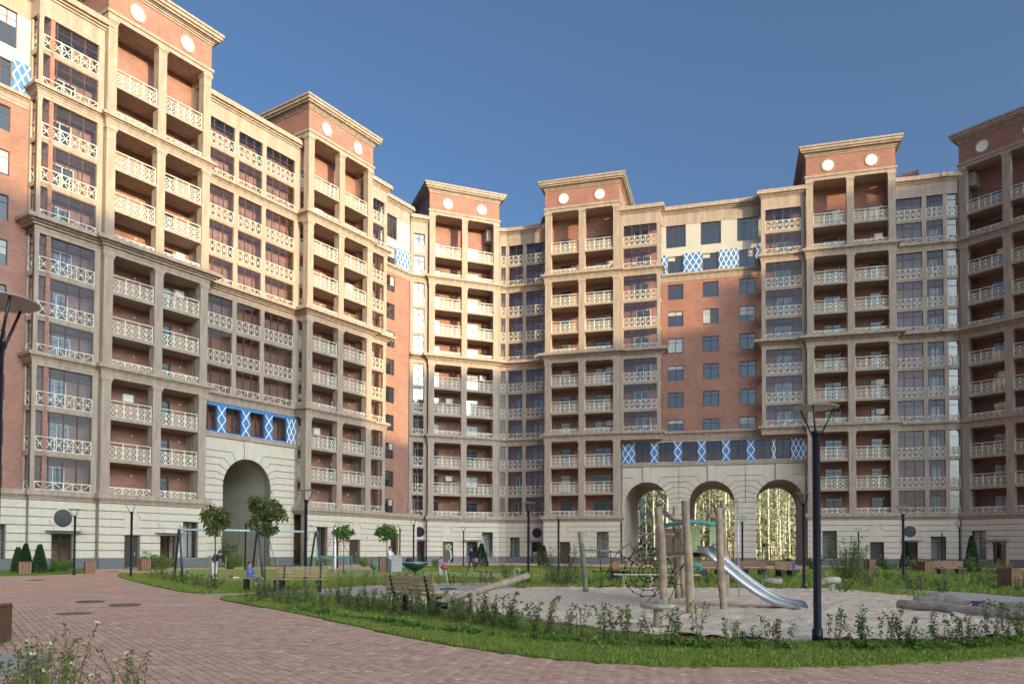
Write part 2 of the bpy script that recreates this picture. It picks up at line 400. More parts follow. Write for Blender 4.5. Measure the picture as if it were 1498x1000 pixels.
def ground_floor(par, mx, x0, x1, yf, ops, dep=.6, top=5.02, rounds=(), niches=(), bulb=()):
    m = MB(); pl = MB()
    for (a, b) in cut(x0, x1, ops, 0, .8):
        m.box(a, b, yf+.12, yf+dep, 0, .8); pl.box(a, b, yf-.05, yf+.115, 0, .8)
    link('plinth', pl.mesh('plinth', 'plinth'), par, mx)
    for i in range(len(BANDS)-1):
        z0, z1 = BANDS[i], BANDS[i+1]
        for (a, b) in cut(x0, x1, ops, z0, z1):
            m.box(a, b, yf+.12, yf+dep, z0, z1)
            w = b-a
            me = cached(('course', round(w, 2)), lambda: MB().box(0, w, 0, .115, .03, .57).mesh('stone_course', 'rust'))
            link('stone_course', me, par, mx @ T(a, yf, z0))
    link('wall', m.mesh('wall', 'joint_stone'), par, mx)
    for (a, b, c, d, kind) in ops:
        y = yf+.42
        if kind == 'door':
            o = link('door', MB().box(a, b, y, y+.08, .12, d).mesh('door', 'door'), par, mx)
            link('handle', MB().box(b-.25, b-.2, y-.06, y-.004, 1.0, 1.3).mesh('handle', 'galv'), o)
            link('step', MB().box(a, b, yf-.35, y+.1, 0, .12).mesh('step', 'plinth'), par, mx)
        elif kind == 'gdoor':
            window(par, mx, a, y, .12, b-a, d-.12, 2, 'dframe', 'glass', .82, name='door')
            link('step', MB().box(a, b, yf-.35, y+.1, 0, .12).mesh('step', 'plinth'), par, mx)
            link('entrance_hall', MB().box(a, b, y+2.2, y+2.3, 0, d).mesh('entrance_hall', 'curtain'), par, mx)
            can = MB().box(a-.5, b+.5, yf-.9, yf-.02, d+.22, d+.25)
            for xx in (a-.2, b+.2): can.bar((xx, yf-.8, d+.25), (xx, yf-.02, d+1.0), .03)
            link('door_canopy', can.mesh('door_canopy', 'galv'), par, mx)
        else:
            window(par, mx, a, y, c, b-a, d-c, 2, 'dframe', 'glass', .74)
            link('room', MB().box(a-.3, b+.3, y+.9, y+1.0, c, d).mesh('room', 'curtain'), par, mx)
            link('sill', MB().box(a-.04, b+.04, yf-.05, y, c-.06, c-.002).mesh('sill', 'galv'), par, mx)
    for (rx, rz, r) in rounds:
        o = link('round_window', MB().disc_y(rx, rz, r+.1, yf-.03, yf+.12, 32, r).mesh('round_window', 'rust'), par, mx)
        link('pane', MB().disc_y(rx, rz, r, yf-.012, yf+.02, 32).mesh('pane', 'dglass'), o)
    for (rx, rz, r) in niches:
        n = 18; m2 = MB()
        pts = [(rx+(r+.1)*cos(pi*k/n), rz+(r+.1)*sin(pi*k/n)) for k in range(n+1)]; pin = [(rx+r*cos(pi*k/n), rz+r*sin(pi*k/n)) for k in range(n+1)]
        for k in range(n): m2.prism_y([pin[k], pts[k], pts[k+1], pin[k+1]], yf-.07, yf+.05)
        o = link('niche_arch', m2.mesh('niche_arch', 'rust'), par, mx)
        link('niche_back', MB().prism_y([(rx-r, rz-r*.9)]+[(rx+r, rz-r*.9)]+[(rx+r*cos(pi*k/n), rz+r*sin(pi*k/n)) for k in range(n+1)], yf-.006, yf+.03).mesh('niche_back', 'rust'), o)
    for (bx, bz) in bulb:
        link('wall_lamp', MB().blob((bx, yf-.18, bz), .12, .12, .12).mesh('wall_lamp', 'white', True), par, mx)
def c1(par, mx, x0, x1, yf, dz=0.0, dep=1.4):
    w = x1-x0
    def mk():
        m = MB()
        for z0, z1, p in ((0, .18, .03), (.18, .32, .14), (.32, .50, .30), (.50, .70, .24)): m.box(-p, w+p, -p, dep, z0, z1)
        return m.mesh('cornice', 'stone')
    link('cornice', cached(('c1', round(w, 2), dep), mk), par, mx @ T(x0, yf, 5.02+dz))

def tower(par, mx, wins, ops, side_l=0, side_r=0, niche=(), rounds=(), bulb=(), ac=None):
    """wins: back-wall openings (x0,x1); ops: ground openings"""
    H = 4.55; DEP = 2.3
    secs = [(5.72, 14.62), (15.57, 24.15), (25.30, 34.02), (34.97, 42.5)]
    for (z0, z1) in secs:
        h = z1-z0
        def mk():
            m = MB(); m.box(-.36, .36, 0, .7, 0, h); m.box(-.42, .42, -.05, .76, 0, .32); m.box(-.40, .40, -.035, .74, h-.34, h-.2)
            m.box(-.46, .46, -.09, .8, h-.2, h-.001); m.box(-.385, .385, -.022, .722, h-1.02, h-.95); return m.mesh('column', 'stone')
        me = cached(('col', round(h, 2)), mk)
        for x in (-H+.40, 0, H-.40): link('column', me, par, mx @ T(x, 0, z0+.0005))
    sl = cached('tslab', lambda: MB().box(-H+.42, H-.42, .12, DEP-.003, 0, .30).box(-H+.76, H-.76, .04, .12, .0, .26).mesh('balcony_slab', 'stone'))
    for k in (0, 1, 3, 4, 6, 7, 9): link('balcony_slab', sl, par, mx @ T(0, 0, B(k)))
    for k in (-1, 0, 1, 2, 3, 4, 5, 6, 7, 8, 9):
        low = k in (-1, 2, 5, 8)
        z = {-1: 5.73, 2: 15.57, 5: 25.3, 8: 34.97}.get(k, B(k)+.30)
        for x0 in (-3.79, .36): railing(par, mx, x0, .22, z, 3.43, 't', 1 if low else 2)
        for sd, x in ((side_l, -H+.35), (side_r, H-.35)):
            if sd: railing(par, mx @ T(x, .72, 0, pi/2), 0, 0, z, .8, 't', 1 if low else 2)
        zf = B(k)+.31
        for (a, b) in wins:
            window(par, mx, a, DEP-.03, zf+.05, b-a, 2.25, 2 if b-a > 1.3 else 1, 'dframe', 'dglass', .8)
        lm = cached('wl', lambda: MB().blob((0, 0, 0), .09, .07, .09, 8, 5).mesh('wall_lamp', 'white', True))
        link('wall_lamp', lm, par, mx @ T(-.75 if wins[0][0] < -3.2 else -.9, DEP-.06, zf+2.25)); link('wall_lamp', lm, par, mx @ T(3.45, DEP-.06, zf+2.25))
    plain(par, mx, 'back_wall', 'brick', (-H+.3, H-.3, DEP, DEP+.35, 5.0, 42.5))
    plain(par, mx, 'side_pier', 'stone', (-H+.02, -H+.42, 1.55, DEP+.3, 5.1, 42.5)); plain(par, mx, 'side_pier', 'stone', (H-.42, H-.02, 1.55, DEP+.3, 5.1, 42.5))
    for k, (z, h, pr) in ENT.items(): entab(par, mx, -H, 0, 2*H, z, h, pr, DEP-.01)
    acm = cached('ac', lambda: MB().box(0, .85, -.3, 0, 0, .6).disc_y(.3, .3, .24, -.32, -.301, 20, .2).mesh('air_conditioner', 'white'))
    for k in WR.sample(range(0, 10), 3): link('air_conditioner', acm, par, mx @ T(WR.choice((-1.7, 2.7)), DEP-.02, B(k)+2.0))
    if ac is not None: link('air_conditioner', cached('acb', lambda: MB().box(0, .8, -1.1, 0, 0, 1.5).mesh('air_conditioner', 'plaster')), par, mx @ T(ac, DEP-.02, 40.8))
    # top beam, attic, crowning cornice
    plain(par, mx, 'beam', 'stone', (-H-.03, H+.03, -.06, 3.0, 42.5, 42.85), (-H-.12, H+.12, -.15, 3.0, 42.85, 43.1))
    plain(par, mx, 'attic_wall', 'brick', (-H+.03, H-.03, .03, 11, 43.1, 45.22))
    def crown():
        m = MB()
        for z0, z1, p in ((0, .16, .08), (.16, .32, .18), (.32, .40, .30), (.40, .58, .50), (.58, .86, .64), (.86, 1.06, .74)): m.box(-H-p+.03, H+p-.03, -p+.03, 11+p, z0, z1)
        return m.mesh('crowning_cornice', 'stone')
    link('crowning_cornice', cached('crown', crown), par, mx @ T(0, 0, 45.2))
    for x in (-2.2, 2.2):
        o = link('roundel', cached('rim', lambda: MB().disc_y(0, 0, .76, -.05, .1, 32, .60).mesh('roundel', 'rim')), par, mx @ T(x, .03, 44.12))
        link('disc', cached('disc', lambda: MB().disc_y(0, 0, .60, -.02, .05, 32).mesh('disc', 'disc', False)), o)
    # base
    ground_floor(par, mx, -H-.05, H+.05, -.15, ops, niches=niche, rounds=rounds, bulb=bulb)
    c1(par, mx, -H-.05, H+.05, -.17, dep=2.6)

def bay(par, mx, x0, x1, off, panels, kmin=-1, dz=-.004, back=1.6, ops=None, rounds=(), roof=True, wins=True, cdep=1.5, gmat='glass'):
    y = -off; W = x1-x0
    zz = [(5.72, 14.62, -1), (15.57, 24.15, 2), (25.3, 34.02, 5), (34.97, TOPZ, 8)]
    gaps = []; p = x0
    for (a, b, c) in panels: gaps.append((p, a)); p = b
    gaps.append((p, x1))
    for (z0, z1, k0) in zz:
        if k0 < kmin: continue
        for (a, b) in gaps:
            if b-a < .02: continue
            w = b-a; h = z1-z0
            def mk():
                m = MB(); m.box(0, w, 0, .3, 0, h)
                if w > .3: m.box(-.02, w+.02, -.03, .3, h-.22, h-.001); m.box(-.02, w+.02, -.03, .3, 0, .2); m.box(-.008, w+.008, -.012, .3, h-.9, h-.85)
                return m.mesh('pilaster', 'stone')
            link('pilaster', cached(('pil', round(w, 2), round(h, 2)), mk), par, mx @ T(a, y, z0))
    for k in range(kmin, 10):
        ent = k in (-1, 2, 5, 8)
        zb = {-1: 5.73, 2: 15.58, 5: 25.31, 8: 34.98}.get(k, B(k)+.36)
        zt = TOPZ if k == 9 else (ENT[k+1][0] if (k+1) in ENT else B(k+1))
        if not ent:
            sp = cached(('sp', round(W, 2), back), lambda: MB().box(0, W, .06, back, 0, .36).box(.01, W-.01, .02, .06, .06, .30).mesh('spandrel', 'stone'))
            link('spandrel', sp, par, mx @ T(x0, y, B(k)))
        for (a, b, c) in panels:
            railing(par, mx, a, y+.05, zb, b-a, 'j', .62 if ent else 1.05)
            window(par, mx, a, y+.17, zb, b-a, zt-zb, c, 'frame', gmat, .74)
            if wins and b-a > 1.2:
                ww = min(1.7, (b-a)*.5); xo = a+(b-a)*(.28 if k % 2 else .34)
                window(par, mx, xo, y+back-.03, B(k)+.5, ww, 2.2, 2, 'wframe', 'dglass', 0, panes=False)
    plain(par, mx, 'loggia_wall', 'brick', (x0, x1, y+back, y+back+.3, (5.0 if kmin < 0 else 14.8), 41.0))
    for k, (z, h, pr) in ENT.items():
        if k >= kmin: entab(par, mx, x0, y, W, z, h, pr, cdep, dz)
    if roof: parapet(par, mx, x0, x1, y, dz)
    if ops is not None:
        ground_floor(par, mx, x0, x1, y, ops, rounds=rounds); c1(par, mx, x0, x1, y, dz)
def parapet(par, mx, x0, x1, y, dz=0.0, z=TOPZ, dep=3.0):
    w = x1-x0
    def mk():
        m = MB(); m.box(0, w, 0.0, dep, 0, 1.38); m.box(-.03, w+.03, -.03, dep, 0, .12)
        for z0, z1, p in ((1.38, 1.55, .10), (1.55, 1.72, .24), (1.72, 2.0, .46), (2.0, 2.2, .40)): m.box(-p, w+p, -p, dep, z0, z1)
        return m.mesh('parapet', 'stone')
    link('parapet', cached(('par', round(w, 2), dep), mk), par, mx @ T(x0, y, z+dz))
def lattice_panel(par, mx, x0, y, z, w, h):
    def mk():
        m = MB(); m.box(0, w, 0, .1, 0, h); return m.mesh('lattice_panel', 'blue')
    def mk2():
        m = MB(); n = max(1, round(w/.62)); cw = w/n; rows = 2
        for i in range(-rows*2, n+rows*2):
            for s in (1, -1):
                a = (i*cw, 0.0); b = (i*cw+s*cw*rows, h)
                t0, t1 = 0.0, 1.0; dx = b[0]-a[0]
                if abs(dx) > 1e-6:
                    ta, tb = (0-a[0])/dx, (w-a[0])/dx; t0 = max(t0, min(ta, tb)); t1 = min(t1, max(ta, tb))
                if t1-t0 > .02: m.bar((a[0]+dx*t0, -.02-.004*s, h*t0), (a[0]+dx*t1, -.02-.004*s, h*t1), .085, .03)
        return m.mesh('lattice', 'lattice')
    o = link('lattice_panel', cached(('lp', round(w, 2), round(h, 2)), mk), par, mx @ T(x0, y, z))
    link('lattice', cached(('lb', round(w, 2), round(h, 2)), mk2), o)
def holed_wall(par, mx, x0, x1, y, z0, z1, holes, mname, rev=.22):
    xs = sorted({x0, x1, *[h[0] for h in holes], *[h[1] for h in holes]}); zs = sorted({z0, z1, *[h[2] for h in holes], *[h[3] for h in holes]})
    m = MB()
    for i in range(len(xs)-1):
        for j in range(len(zs)-1):
            a, b, c, d = xs[i], xs[i+1], zs[j], zs[j+1]
            if any(h[0] <= a and b <= h[1] and h[2] <= c and d <= h[3] for h in holes): continue
            m.add([(a, y, c), (b, y, c), (b, y, d), (a, y, d)], [(0, 1, 2, 3)])
    for (a, b, c, d) in holes:
        m.add([(a, y, c), (b, y, c), (b, y, d), (a, y, d), (a, y+rev, c), (b, y+rev, c), (b, y+rev, d), (a, y+rev, d)], [(0, 4, 5, 1), (1, 5, 6, 2), (2, 6, 7, 3), (3, 7, 4, 0)])
    return link('wall', m.mesh('wall', mname), par, mx)
def brick_part(par, mx, x0, x1, off, cols, krange, upper=True, bot=15.4):
    """cols: window columns (x0,x1)"""
    y = -off; holes = [(a, b, 15.15+3.2*k, 16.95+3.2*k) for (a, b) in cols for k in krange]
    holed_wall(par, mx, x0, x1, y, bot, 33.3, holes, 'brick')
    for h in holes: window(par, mx, h[0], y+.16, h[2], h[1]-h[0], 1.8, 2, 'frame' if h[2] > 27 else 'dframe', 'dglass', .72)
    sl = MB()
    for h in holes: sl.box(h[0]-.03, h[1]+.03, y-.03, y+.1, h[2]-.07, h[2]-.002)
    w = x1-x0
    entab(par, mx, x0, y, w, 33.30, .95, .35, .5, -.008)
    lo = [(a-.02, b+.02, 34.3, 36.3) for (a, b) in cols]; hi = [(a-.2, b+.3, 37.35, 40.0) for (a, b) in cols]
    holed_wall(par, mx, x0, x1, y, 34.2, 40.1, lo+hi, 'plaster')
    for h in lo: window(par, mx, h[0], y+.16, h[2], h[1]-h[0], h[3]-h[2], 2, 'frame', 'dglass', .74)
    for h in hi: window(par, mx, h[0], y+.16, h[2], h[1]-h[0], h[3]-h[2], 3, 'frame', 'dglass', .78)
    p = x0
    for (a, b, *_) in lo+[(x1, x1)]:
        if a-p > .15: lattice_panel(par, mx, p+.01, y-.09, 34.3, a-p-.02, 2.2)
        p = b
    parapet(par, mx, x0, x1, y, -.008, 39.98)
def arch_front(par, mx, x0, x1, y, arches, zc, r, ztop, th=.9, pieces=True):
    """wall of stone with round-headed openings; arches: centre x list"""
    n = 20; m = MB(); xs = [x0]
    for xc in arches: xs += [xc-r, xc+r]
    xs.append(x1)
    for i in range(0, len(xs), 2): m.box(xs[i], xs[i+1], y+.12, y+th, 0, ztop)
    for xc in arches:
        pts = [(xc-r*cos(pi*k/n), zc+r*sin(pi*k/n)) for k in range(n+1)]
        for k in range(n):
            (a, za), (b, zb) = pts[k], pts[k+1]
            m.add([(a, y+.12, za), (b, y+.12, zb), (b, y+.12, ztop), (a, y+.12, ztop), (a, y+th, za), (b, y+th, zb), (b, y+th, ztop), (a, y+th, ztop)],
                  [(0, 1, 2, 3), (7, 6, 5, 4), (1, 0, 4, 5), (3, 2, 6, 7)])
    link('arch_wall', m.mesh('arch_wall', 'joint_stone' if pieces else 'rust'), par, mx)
    if not pieces: return
    lv = [zc+.62*j for j in range(6)]; R = 3.55; g = .03
    bounds = [x0]+[(arches[i]+arches[i+1])/2 for i in range(len(arches)-1)]+[x1]
    z = .8
    below = [.8+(zc-.8)/10*i for i in range(11)]
    for i in range(len(xs)//2):
        a, b = xs[2*i], xs[2*i+1]; w = b-a
        if w < .12: continue
        link('plinth', MB().box(a, b, y-.04, y+.115, 0, .8).mesh('plinth', 'plinth'), par, mx)
        for j in range(10):
            hh = below[j+1]-below[j]
            me = cached(('pier', round(w, 2), round(hh, 3)), lambda: MB().box(0, w, 0, .115, g, hh-g).mesh('stone_course', 'rust'))
            link('stone_course', me, par, mx @ T(a, y, below[j]))
    for ia, xc in enumerate(arches):
        for sgn, xe in ((1, bounds[ia+1]), (-1, bounds[ia])):
            half = abs(xe-xc)
            for j in range(6):
                t0 = asin(min(1, .62*j/R)); t1 = asin(.62*(j+1)/R) if j < 5 else radians(81)
                d = g/r; ta, tb = t0+d, t1-d
                arc = [(r*cos(ta+(tb-ta)*q/3)*1.0, zc+r*sin(ta+(tb-ta)*q/3)) for q in range(4)]
                if j < 5:
                    zo0, zo1 = lv[j]+g, lv[j+1]-g
                    o0, o1 = sqrt(R*R-(.62*j)**2), sqrt(R*R-(.62*(j+1))**2)
                    xe2 = half-g
                    poly = arc[::-1]+[(min(o0, xe2-.01), zo0), (xe2, zo0), (xe2, zo1), (min(o1, xe2-.02), zo1)]
                else:
                    zo0 = lv[5]+g; o0 = sqrt(R*R-3.1**2)
                    kx = .26+(ztop-zc-r)*.05+g
                    poly = arc[::-1]+[(min(o0, half-.02), zo0), (half-g, zo0), (half-g, ztop-g), (r*cos(tb)+.06, ztop-g)]
                P = [(xc+sgn*p, q) for p, q in poly]
                area = sum(P[i][0]*P[(i+1) % len(P)][1]-P[(i+1) % len(P)][0]*P[i][1] for i in range(len(P)))
                if area < 0: P = P[::-1]
                link('voussoir', MB().prism_y(P, y, y+.115).mesh('voussoir', 'rust'), par, mx)
        a = radians(9); kk = MB().prism_y([(xc-r*sin(a), zc+r*cos(a)), (xc+r*sin(a), zc+r*cos(a)), (xc+r*sin(a)+.06, ztop-g), (xc-r*sin(a)-.06, ztop-g)], y-.1, y+.115)
        link('keystone', kk.mesh('keystone', 'rust'), par, mx)
def blue_band(par, mx, x0, x1, y, wins, blue_top=False):
    z0, z1 = 11.95, 14.3
    holed_wall(par, mx, x0, x1, y+.02, 11.5, 14.7, [(a, b, z0+.12, z1) for a, b in wins], 'blue' if blue_top else 'stone', .25)
    for (a, b) in wins: window(par, mx, a, y+.18, z0+.12, b-a, z1-z0-.12, 2, 'dframe', 'glass', 0); 
    m = MB()
    for (a, b) in wins: m.box(a-.3, b+.3, y+2.2, y+2.3, z0, z1)
    link('room', m.mesh('room', 'brick'), par, mx)
    p = x0
    for (a, b) in list(wins)+[(x1, x1)]:
        if a-p > .15: lattice_panel(par, mx, p+.02, y-.09, z0, a-p-.04, z1-z0)
        p = b
    s = MB()
    s.box(x0, x1, y-.06, y+.5, 11.72, 11.9).box(x0, x1, y-.16, y+.5, 11.52, 11.72)
    link('ledge', s.mesh('ledge', 'stone'), par, mx)
    link('sill', MB().box(x0, x1, y-.1, y+.018, 11.905, 11.945).mesh('sill', 'galv'), par, mx)

def wing(label, x, y, a):
    return thing('apartment_building', label, 'building', (x, y, 0), radians(a), 'apartment wings round the court')
def core(par, *boxes):
    m = MB()
    for b in boxes: m.box(*b)
    o = link('building_core', m.mesh('building_core', 'brick'), par)
    return o
def roof(par, *boxes):
    m = MB()
    for b in boxes: m.box(*b)
    link('roof', m.mesh('roof', 'roof'), par)

WIN_L = [(-3.75, -2.55), (.75, 2.55)]          # door at the left, wide window right
WIN_R = [(-2.55, -.75), (2.2, 3.4)]
WIN_C = [(-3.0, -1.75), (1.2, 3.2)]
OP_L = [(-2.62, -1.33, 0, 2.6, 'door'), (.36, 1.84, 0, 2.6, 'gdoor'), (2.37, 3.8, .8, 3.8, 'win')]
OP_R = [(-3.1, -1.65, .8, 3.8, 'win'), (1.35, 2.95, 0, 2.6, 'door')]
# wing A: long facade with one arch
wa = wing('long brick apartment wing with one tall archway, behind the swing set', -28.72, 61.93, 56.71)
tower(wa, I4, WIN_L, OP_L, 0, 1, niche=[(-2.0, 3.75, .62)])
X2 = 20.06
tower(wa, T(X2), WIN_L, OP_R, 1, 0, niche=[(2.35, 3.75, .62)], bulb=[(-3.9, 4.0), (3.9, 2.9)])
bay(wa, I4, -9.3, -4.57, -.4, [(-9.0, -5.0, 4)], ops=[(-7.75, -6.2, 0, 2.6, 'gdoor')], rounds=[(-6.98, 3.75, .66)])
bay(wa, T(-9.3, 1.75, 0, -pi/2), .05, 1.33, 0, [(.3, 1.08, 1)], back=.8, dz=-.012, wins=False, roof=False, cdep=.3)
bay(wa, I4, 4.57, 15.50, -1.5, [(5.0, 8.1, 3), (8.55, 11.2, 3), (11.65, 15.1, 4)], kmin=2)
bay(wa, I4, 24.63, 27.3, -.4, [(25.05, 26.85, 3)], ops=[], rounds=())
brick_part(wa, I4, -30, -9.25, -1.7, [(-11.9-4.4*i, -10.5-4.4*i) for i in range(4)][::-1], range(-3, 6), bot=5.0)
brick_part(wa, I4, 27.2, 32.6, -1.7, [(28.7, 30.1)], range(-3, 6), bot=5.0)
ground_floor(wa, I4, -30, -9.33, .75, [(-11.6, -10.6, .8, 3.2, 'win')]); c1(wa, I4, -30, -9.33, .75, -.012)
ground_floor(wa, I4, 27.33, 33.2, .75, [(28.6, 30.0, .8, 3.2, 'win')]); c1(wa, I4, 27.33, 33.0, .75, -.012)
arch_front(wa, I4, 4.6, 15.5, 1.5, [10.0], 7.22, 2.65, 11.52)
blue_band(wa, I4, 4.6, 15.5, 1.5, [(4.95, 6.6), (7.5, 9.2), (10.1, 11.8), (12.7, 14.4)], True)
core(wa, (-30, 7.3, 2.75, 14, .0, 40.6), (12.7, 33.5, 2.75, 14, 0, 40.6), (7.3, 12.7, 2.75, 14, 9.9, 40.6))
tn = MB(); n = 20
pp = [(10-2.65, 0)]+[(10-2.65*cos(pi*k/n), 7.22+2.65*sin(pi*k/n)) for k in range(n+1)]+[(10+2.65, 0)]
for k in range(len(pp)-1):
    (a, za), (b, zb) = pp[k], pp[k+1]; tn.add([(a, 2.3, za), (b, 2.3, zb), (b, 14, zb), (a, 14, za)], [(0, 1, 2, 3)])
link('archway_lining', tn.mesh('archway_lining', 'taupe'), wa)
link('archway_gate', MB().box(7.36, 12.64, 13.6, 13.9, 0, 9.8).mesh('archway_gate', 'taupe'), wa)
roof(wa, (-30, 33.5, 3.0, 14, 40.61, 41.3))
# roof rail by the second tower
rr = MB()
for i in range(4): rr.tube([(14.5-i*.9, 5.2, 41.3), (14.5-i*.9, 5.2, 44.0)], .04, 6)
for z in (43.2, 44.0): rr.tube([(14.5, 5.2, z), (11.5, 5.2, z)], .04, 6)
link('roof_ladder_rail', rr.mesh('roof_ladder_rail', 'white'), wa)

# wing B: the narrow wing with one tower
wb = wing('narrow brick apartment wing with a single tower, behind the walking man', -5.97, 94.36, 21.28)
tower(wb, I4, WIN_L, OP_L, 0, 0, niche=[(-2.05, 3.75, .62)], ac=3.3)
bay(wb, I4, -6.75, -4.57, -.4, [(-6.35, -5.0, 2)], ops=[(-6.0, -4.75, 0, 2.6, 'gdoor')], rounds=[(-5.4, 3.75, .62)])
bay(wb, T(-7.75, 1.55, 0, radians(-50)), .0, 1.5, 0, [(.3, 1.15, 1)], back=.7, dz=-.012, wins=False, cdep=.3)
ground_floor(wb, T(-7.85, 1.65, 0, radians(-50)), .0, 1.62, 0, []); c1(wb, T(-7.85, 1.65, 0, radians(-50)), 0, 1.6, 0, -.012, .5)
core(wb, (-9.6, 8.0, 2.75, 14, 0, 40.6))
roof(wb, (-9.6, 8.0, 3.0, 14, 40.61, 41.3))
def curve_part(par, org, ang, pts, panels, door, rnd):
    """glazed concave corner following world points"""
    inv = (Matrix.Translation((org[0], org[1], 0)) @ Matrix.Rotation(radians(ang), 4, 'Z')).inverted()
    L = [inv @ Vector((p[0], p[1], 0)) for p in pts]
    for i in range(len(L)-1):
        a, b = L[i], L[i+1]; d = b-a; w = d.length; th = atan2(d.y, d.x)
        m0, m1, c = panels[i]
        bay(par, T(a.x, a.y, 0, th), 0, w, 0, [(m0, w-m1, c)], dz=-.004-.003*i, back=1.5, ops=door[i], rounds=rnd[i], cdep=.8, wins=w > 2)
curve_part(wb, (-5.97, 94.36), 21.28, [(-1.75, 96.5), (-.75, 96.55), (1.45, 95.85), (4.3, 94.95)], [(.25, .18, 1), (.22, .22, 2), (.22, .3, 3)],
    [[], [(.5, 1.8, .8, 3.2, 'win')], [(1.0, 2.4, 0, 2.6, 'gdoor')]], [(), (), [(1.72, 3.75, .62)]])

# wing C: three arches
wc = wing('brick apartment wing with three arches, behind the slide', 8.23, 91.36, -16.19)
tower(wc, I4, WIN_C, [(1.85, 3.3, .8, 3.8, 'win'), (-2.62, -1.33, 0, 2.6, 'door')], 0, 0, niche=[(-2.0, 3.75, .62)], bulb=[(.9, 3.6)])
X5 = 29.77
tower(wc, T(X5), WIN_R, [(-3.1, -1.65, .8, 3.8, 'win'), (1.65, 3.0, 0, 2.6, 'door')], 0, 0, niche=[(2.3, 3.75, .62)])
bay(wc, I4, 4.57, 9.3, -.4, [(4.95, 8.85, 4)], kmin=2)
bay(wc, I4, 20.5, 25.2, -.4, [(20.95, 24.75, 4)], kmin=2)
brick_part(wc, I4, 9.25, 20.55, -1.7, [(10.0, 11.8), (14.0, 15.8), (18.1, 19.9)], range(0, 6), bot=15.3)
entab(wc, I4, 9.32, 1.7, 11.16, 14.62, .95, .42, 1.0, -.008)
arch_front(wc, I4, 4.6, 25.2, 1.7, [7.5, 14.95, 22.4], 7.15, 2.55, 11.52)
bw = [(5.75, 7.3), (8.45, 10.0), (11.2, 12.75), (13.85, 15.4), (16.55, 18.1), (19.2, 20.75), (21.85, 23.4)]
blue_band(wc, I4, 4.6, 25.2, 1.7, [(6.15+2.72*i, 7.95+2.72*i) for i in range(7)][:6]+[(22.0, 23.6)])
arch_front(wc, T(0, 0), 4.6, 25.2, 13.2, [7.5, 14.95, 22.4], 7.15, 2.55, 11.52, pieces=False)
hall = MB(); hall.box(4.6, 25.2, 2.6, 13.3, 10.1, 10.4)
for a in (4.3, 25.0): hall.box(a, a+.5, 2.4, 13.9, 0, 10.1)
hall.box(4.8, 25.0, 12.9, 13.25, 9.7, 10.1)
link('passage_hall', hall.mesh('passage_hall', 'rust'), wc)
core(wc, (-5.5, 4.5, 2.75, 14, 0, 40.6), (4.5, 25.3, 4.2, 14, 10.5, 40.6), (25.3, 37.0, 2.75, 14, 0, 40.6))
roof(wc, (-5.5, 37.0, 3.0, 14, 40.61, 41.3))
curve_part(wc, (8.23, 91.36), -16.19, [(41.45, 83.25), (44.5, 82.4), (46.4, 81.75), (47.9, 81.58)], [(.15, .22, 3), (.22, .22, 2), (.2, .25, 1)],
    [[(.75, 2.2, 0, 2.6, 'gdoor')], [(.3, 1.75, .8, 3.2, 'win')], []], [[(1.45, 3.75, .62)], (), ()])
for xx, yy in ((36.2, 5.2), (-5.6, 5.0)):
    d = MB(); d.add([(xx-1.6, yy, 41.3), (xx+1.6, yy, 41.3), (xx+1.6, yy+2.4, 41.3), (xx-1.6, yy+2.4, 41.3), (xx-.5, yy, 44.4), (xx+1.5, yy+.4, 44.9), (xx+1.2, yy+2.0, 44.9), (xx-.4, yy+2, 44.5)],
        [(0, 1, 5, 4), (1, 2, 6, 5), (2, 3, 7, 6), (3, 0, 4, 7), (4, 5, 6, 7)])
    link('roof_hatch', d.mesh('roof_hatch', 'redroof'), wc)

# wing D: shaded tower
wd = wing('shaded brick apartment wing beyond the fallen logs', 50.48, 77.83, -52.69)
tower(wd, I4, [(-2.3, -.7), (2.2, 3.4)], [(-3.65, -2.25, .8, 3.8, 'win'), (-1.7, -.42, 0, 2.6, 'gdoor')], 0, 0, ac=-4.1)
core(wd, (-6.5, 14, 2.75, 14, 0, 40.6))
link('side_wall', MB().box(4.6, 14, .9, 2.74, 0, 41.9).mesh('side_wall', 'brick'), wd)
roof(wd, (-6.5, 14, 3.0, 14, 40.61, 41.3))

# added out-of-view blocks on the sun side, sized to shade the court
def shadow_caster(label, v0, v1, h, U=250.0):
    sd = Vector((cos(SUN_AZ), sin(SUN_AZ), 0)); pv = Vector((-sin(SUN_AZ), cos(SUN_AZ), 0))
    p = sd*U+pv*v0; w = v1-v0
    o = thing('shadow_caster', label, 'shadow caster', (p.x, p.y, 0), atan2(pv.y, pv.x), 'added shadow casters on the sun side')
    link('wall', MB().box(0, w, 0, 16, 0, h).mesh('wall', 'pale'), o)
    link('parapet', MB().box(-.2, w+.2, -.2, 16.2, h-1.2, h-.2).mesh('parapet', 'stone'), o)
    m = MB()
    for k in range(int((h-6)/3.2)):
        for i in range(max(1, int(w/3.4))): m.box(1+i*3.4, 2.9+i*3.4, 16.0, 16.04, 4+k*3.2, 5.8+k*3.2)
    q = link('windows', m.mesh('windows', 'dglass'), o); q['kind'] = 'stuff'
for l, a, b, h in (('added shadow caster out of view, long block of even height', -18, 17, 82.5), ('added shadow caster out of view, block with a slightly lower roof', 17, 41.5, 81), ('added shadow caster out of view, low block in the gap', 41.5, 50.5, 71.5),
        ('added shadow caster out of view, block beside the low one', 50.5, 76, 80.8), ('added shadow caster out of view, slim block stepping up to the tallest', 76, 80.6, 85), ('tallest pale tower block at the end of the far row', 80.6, 102, 91.3)):
    shadow_caster(l, a, b, h)
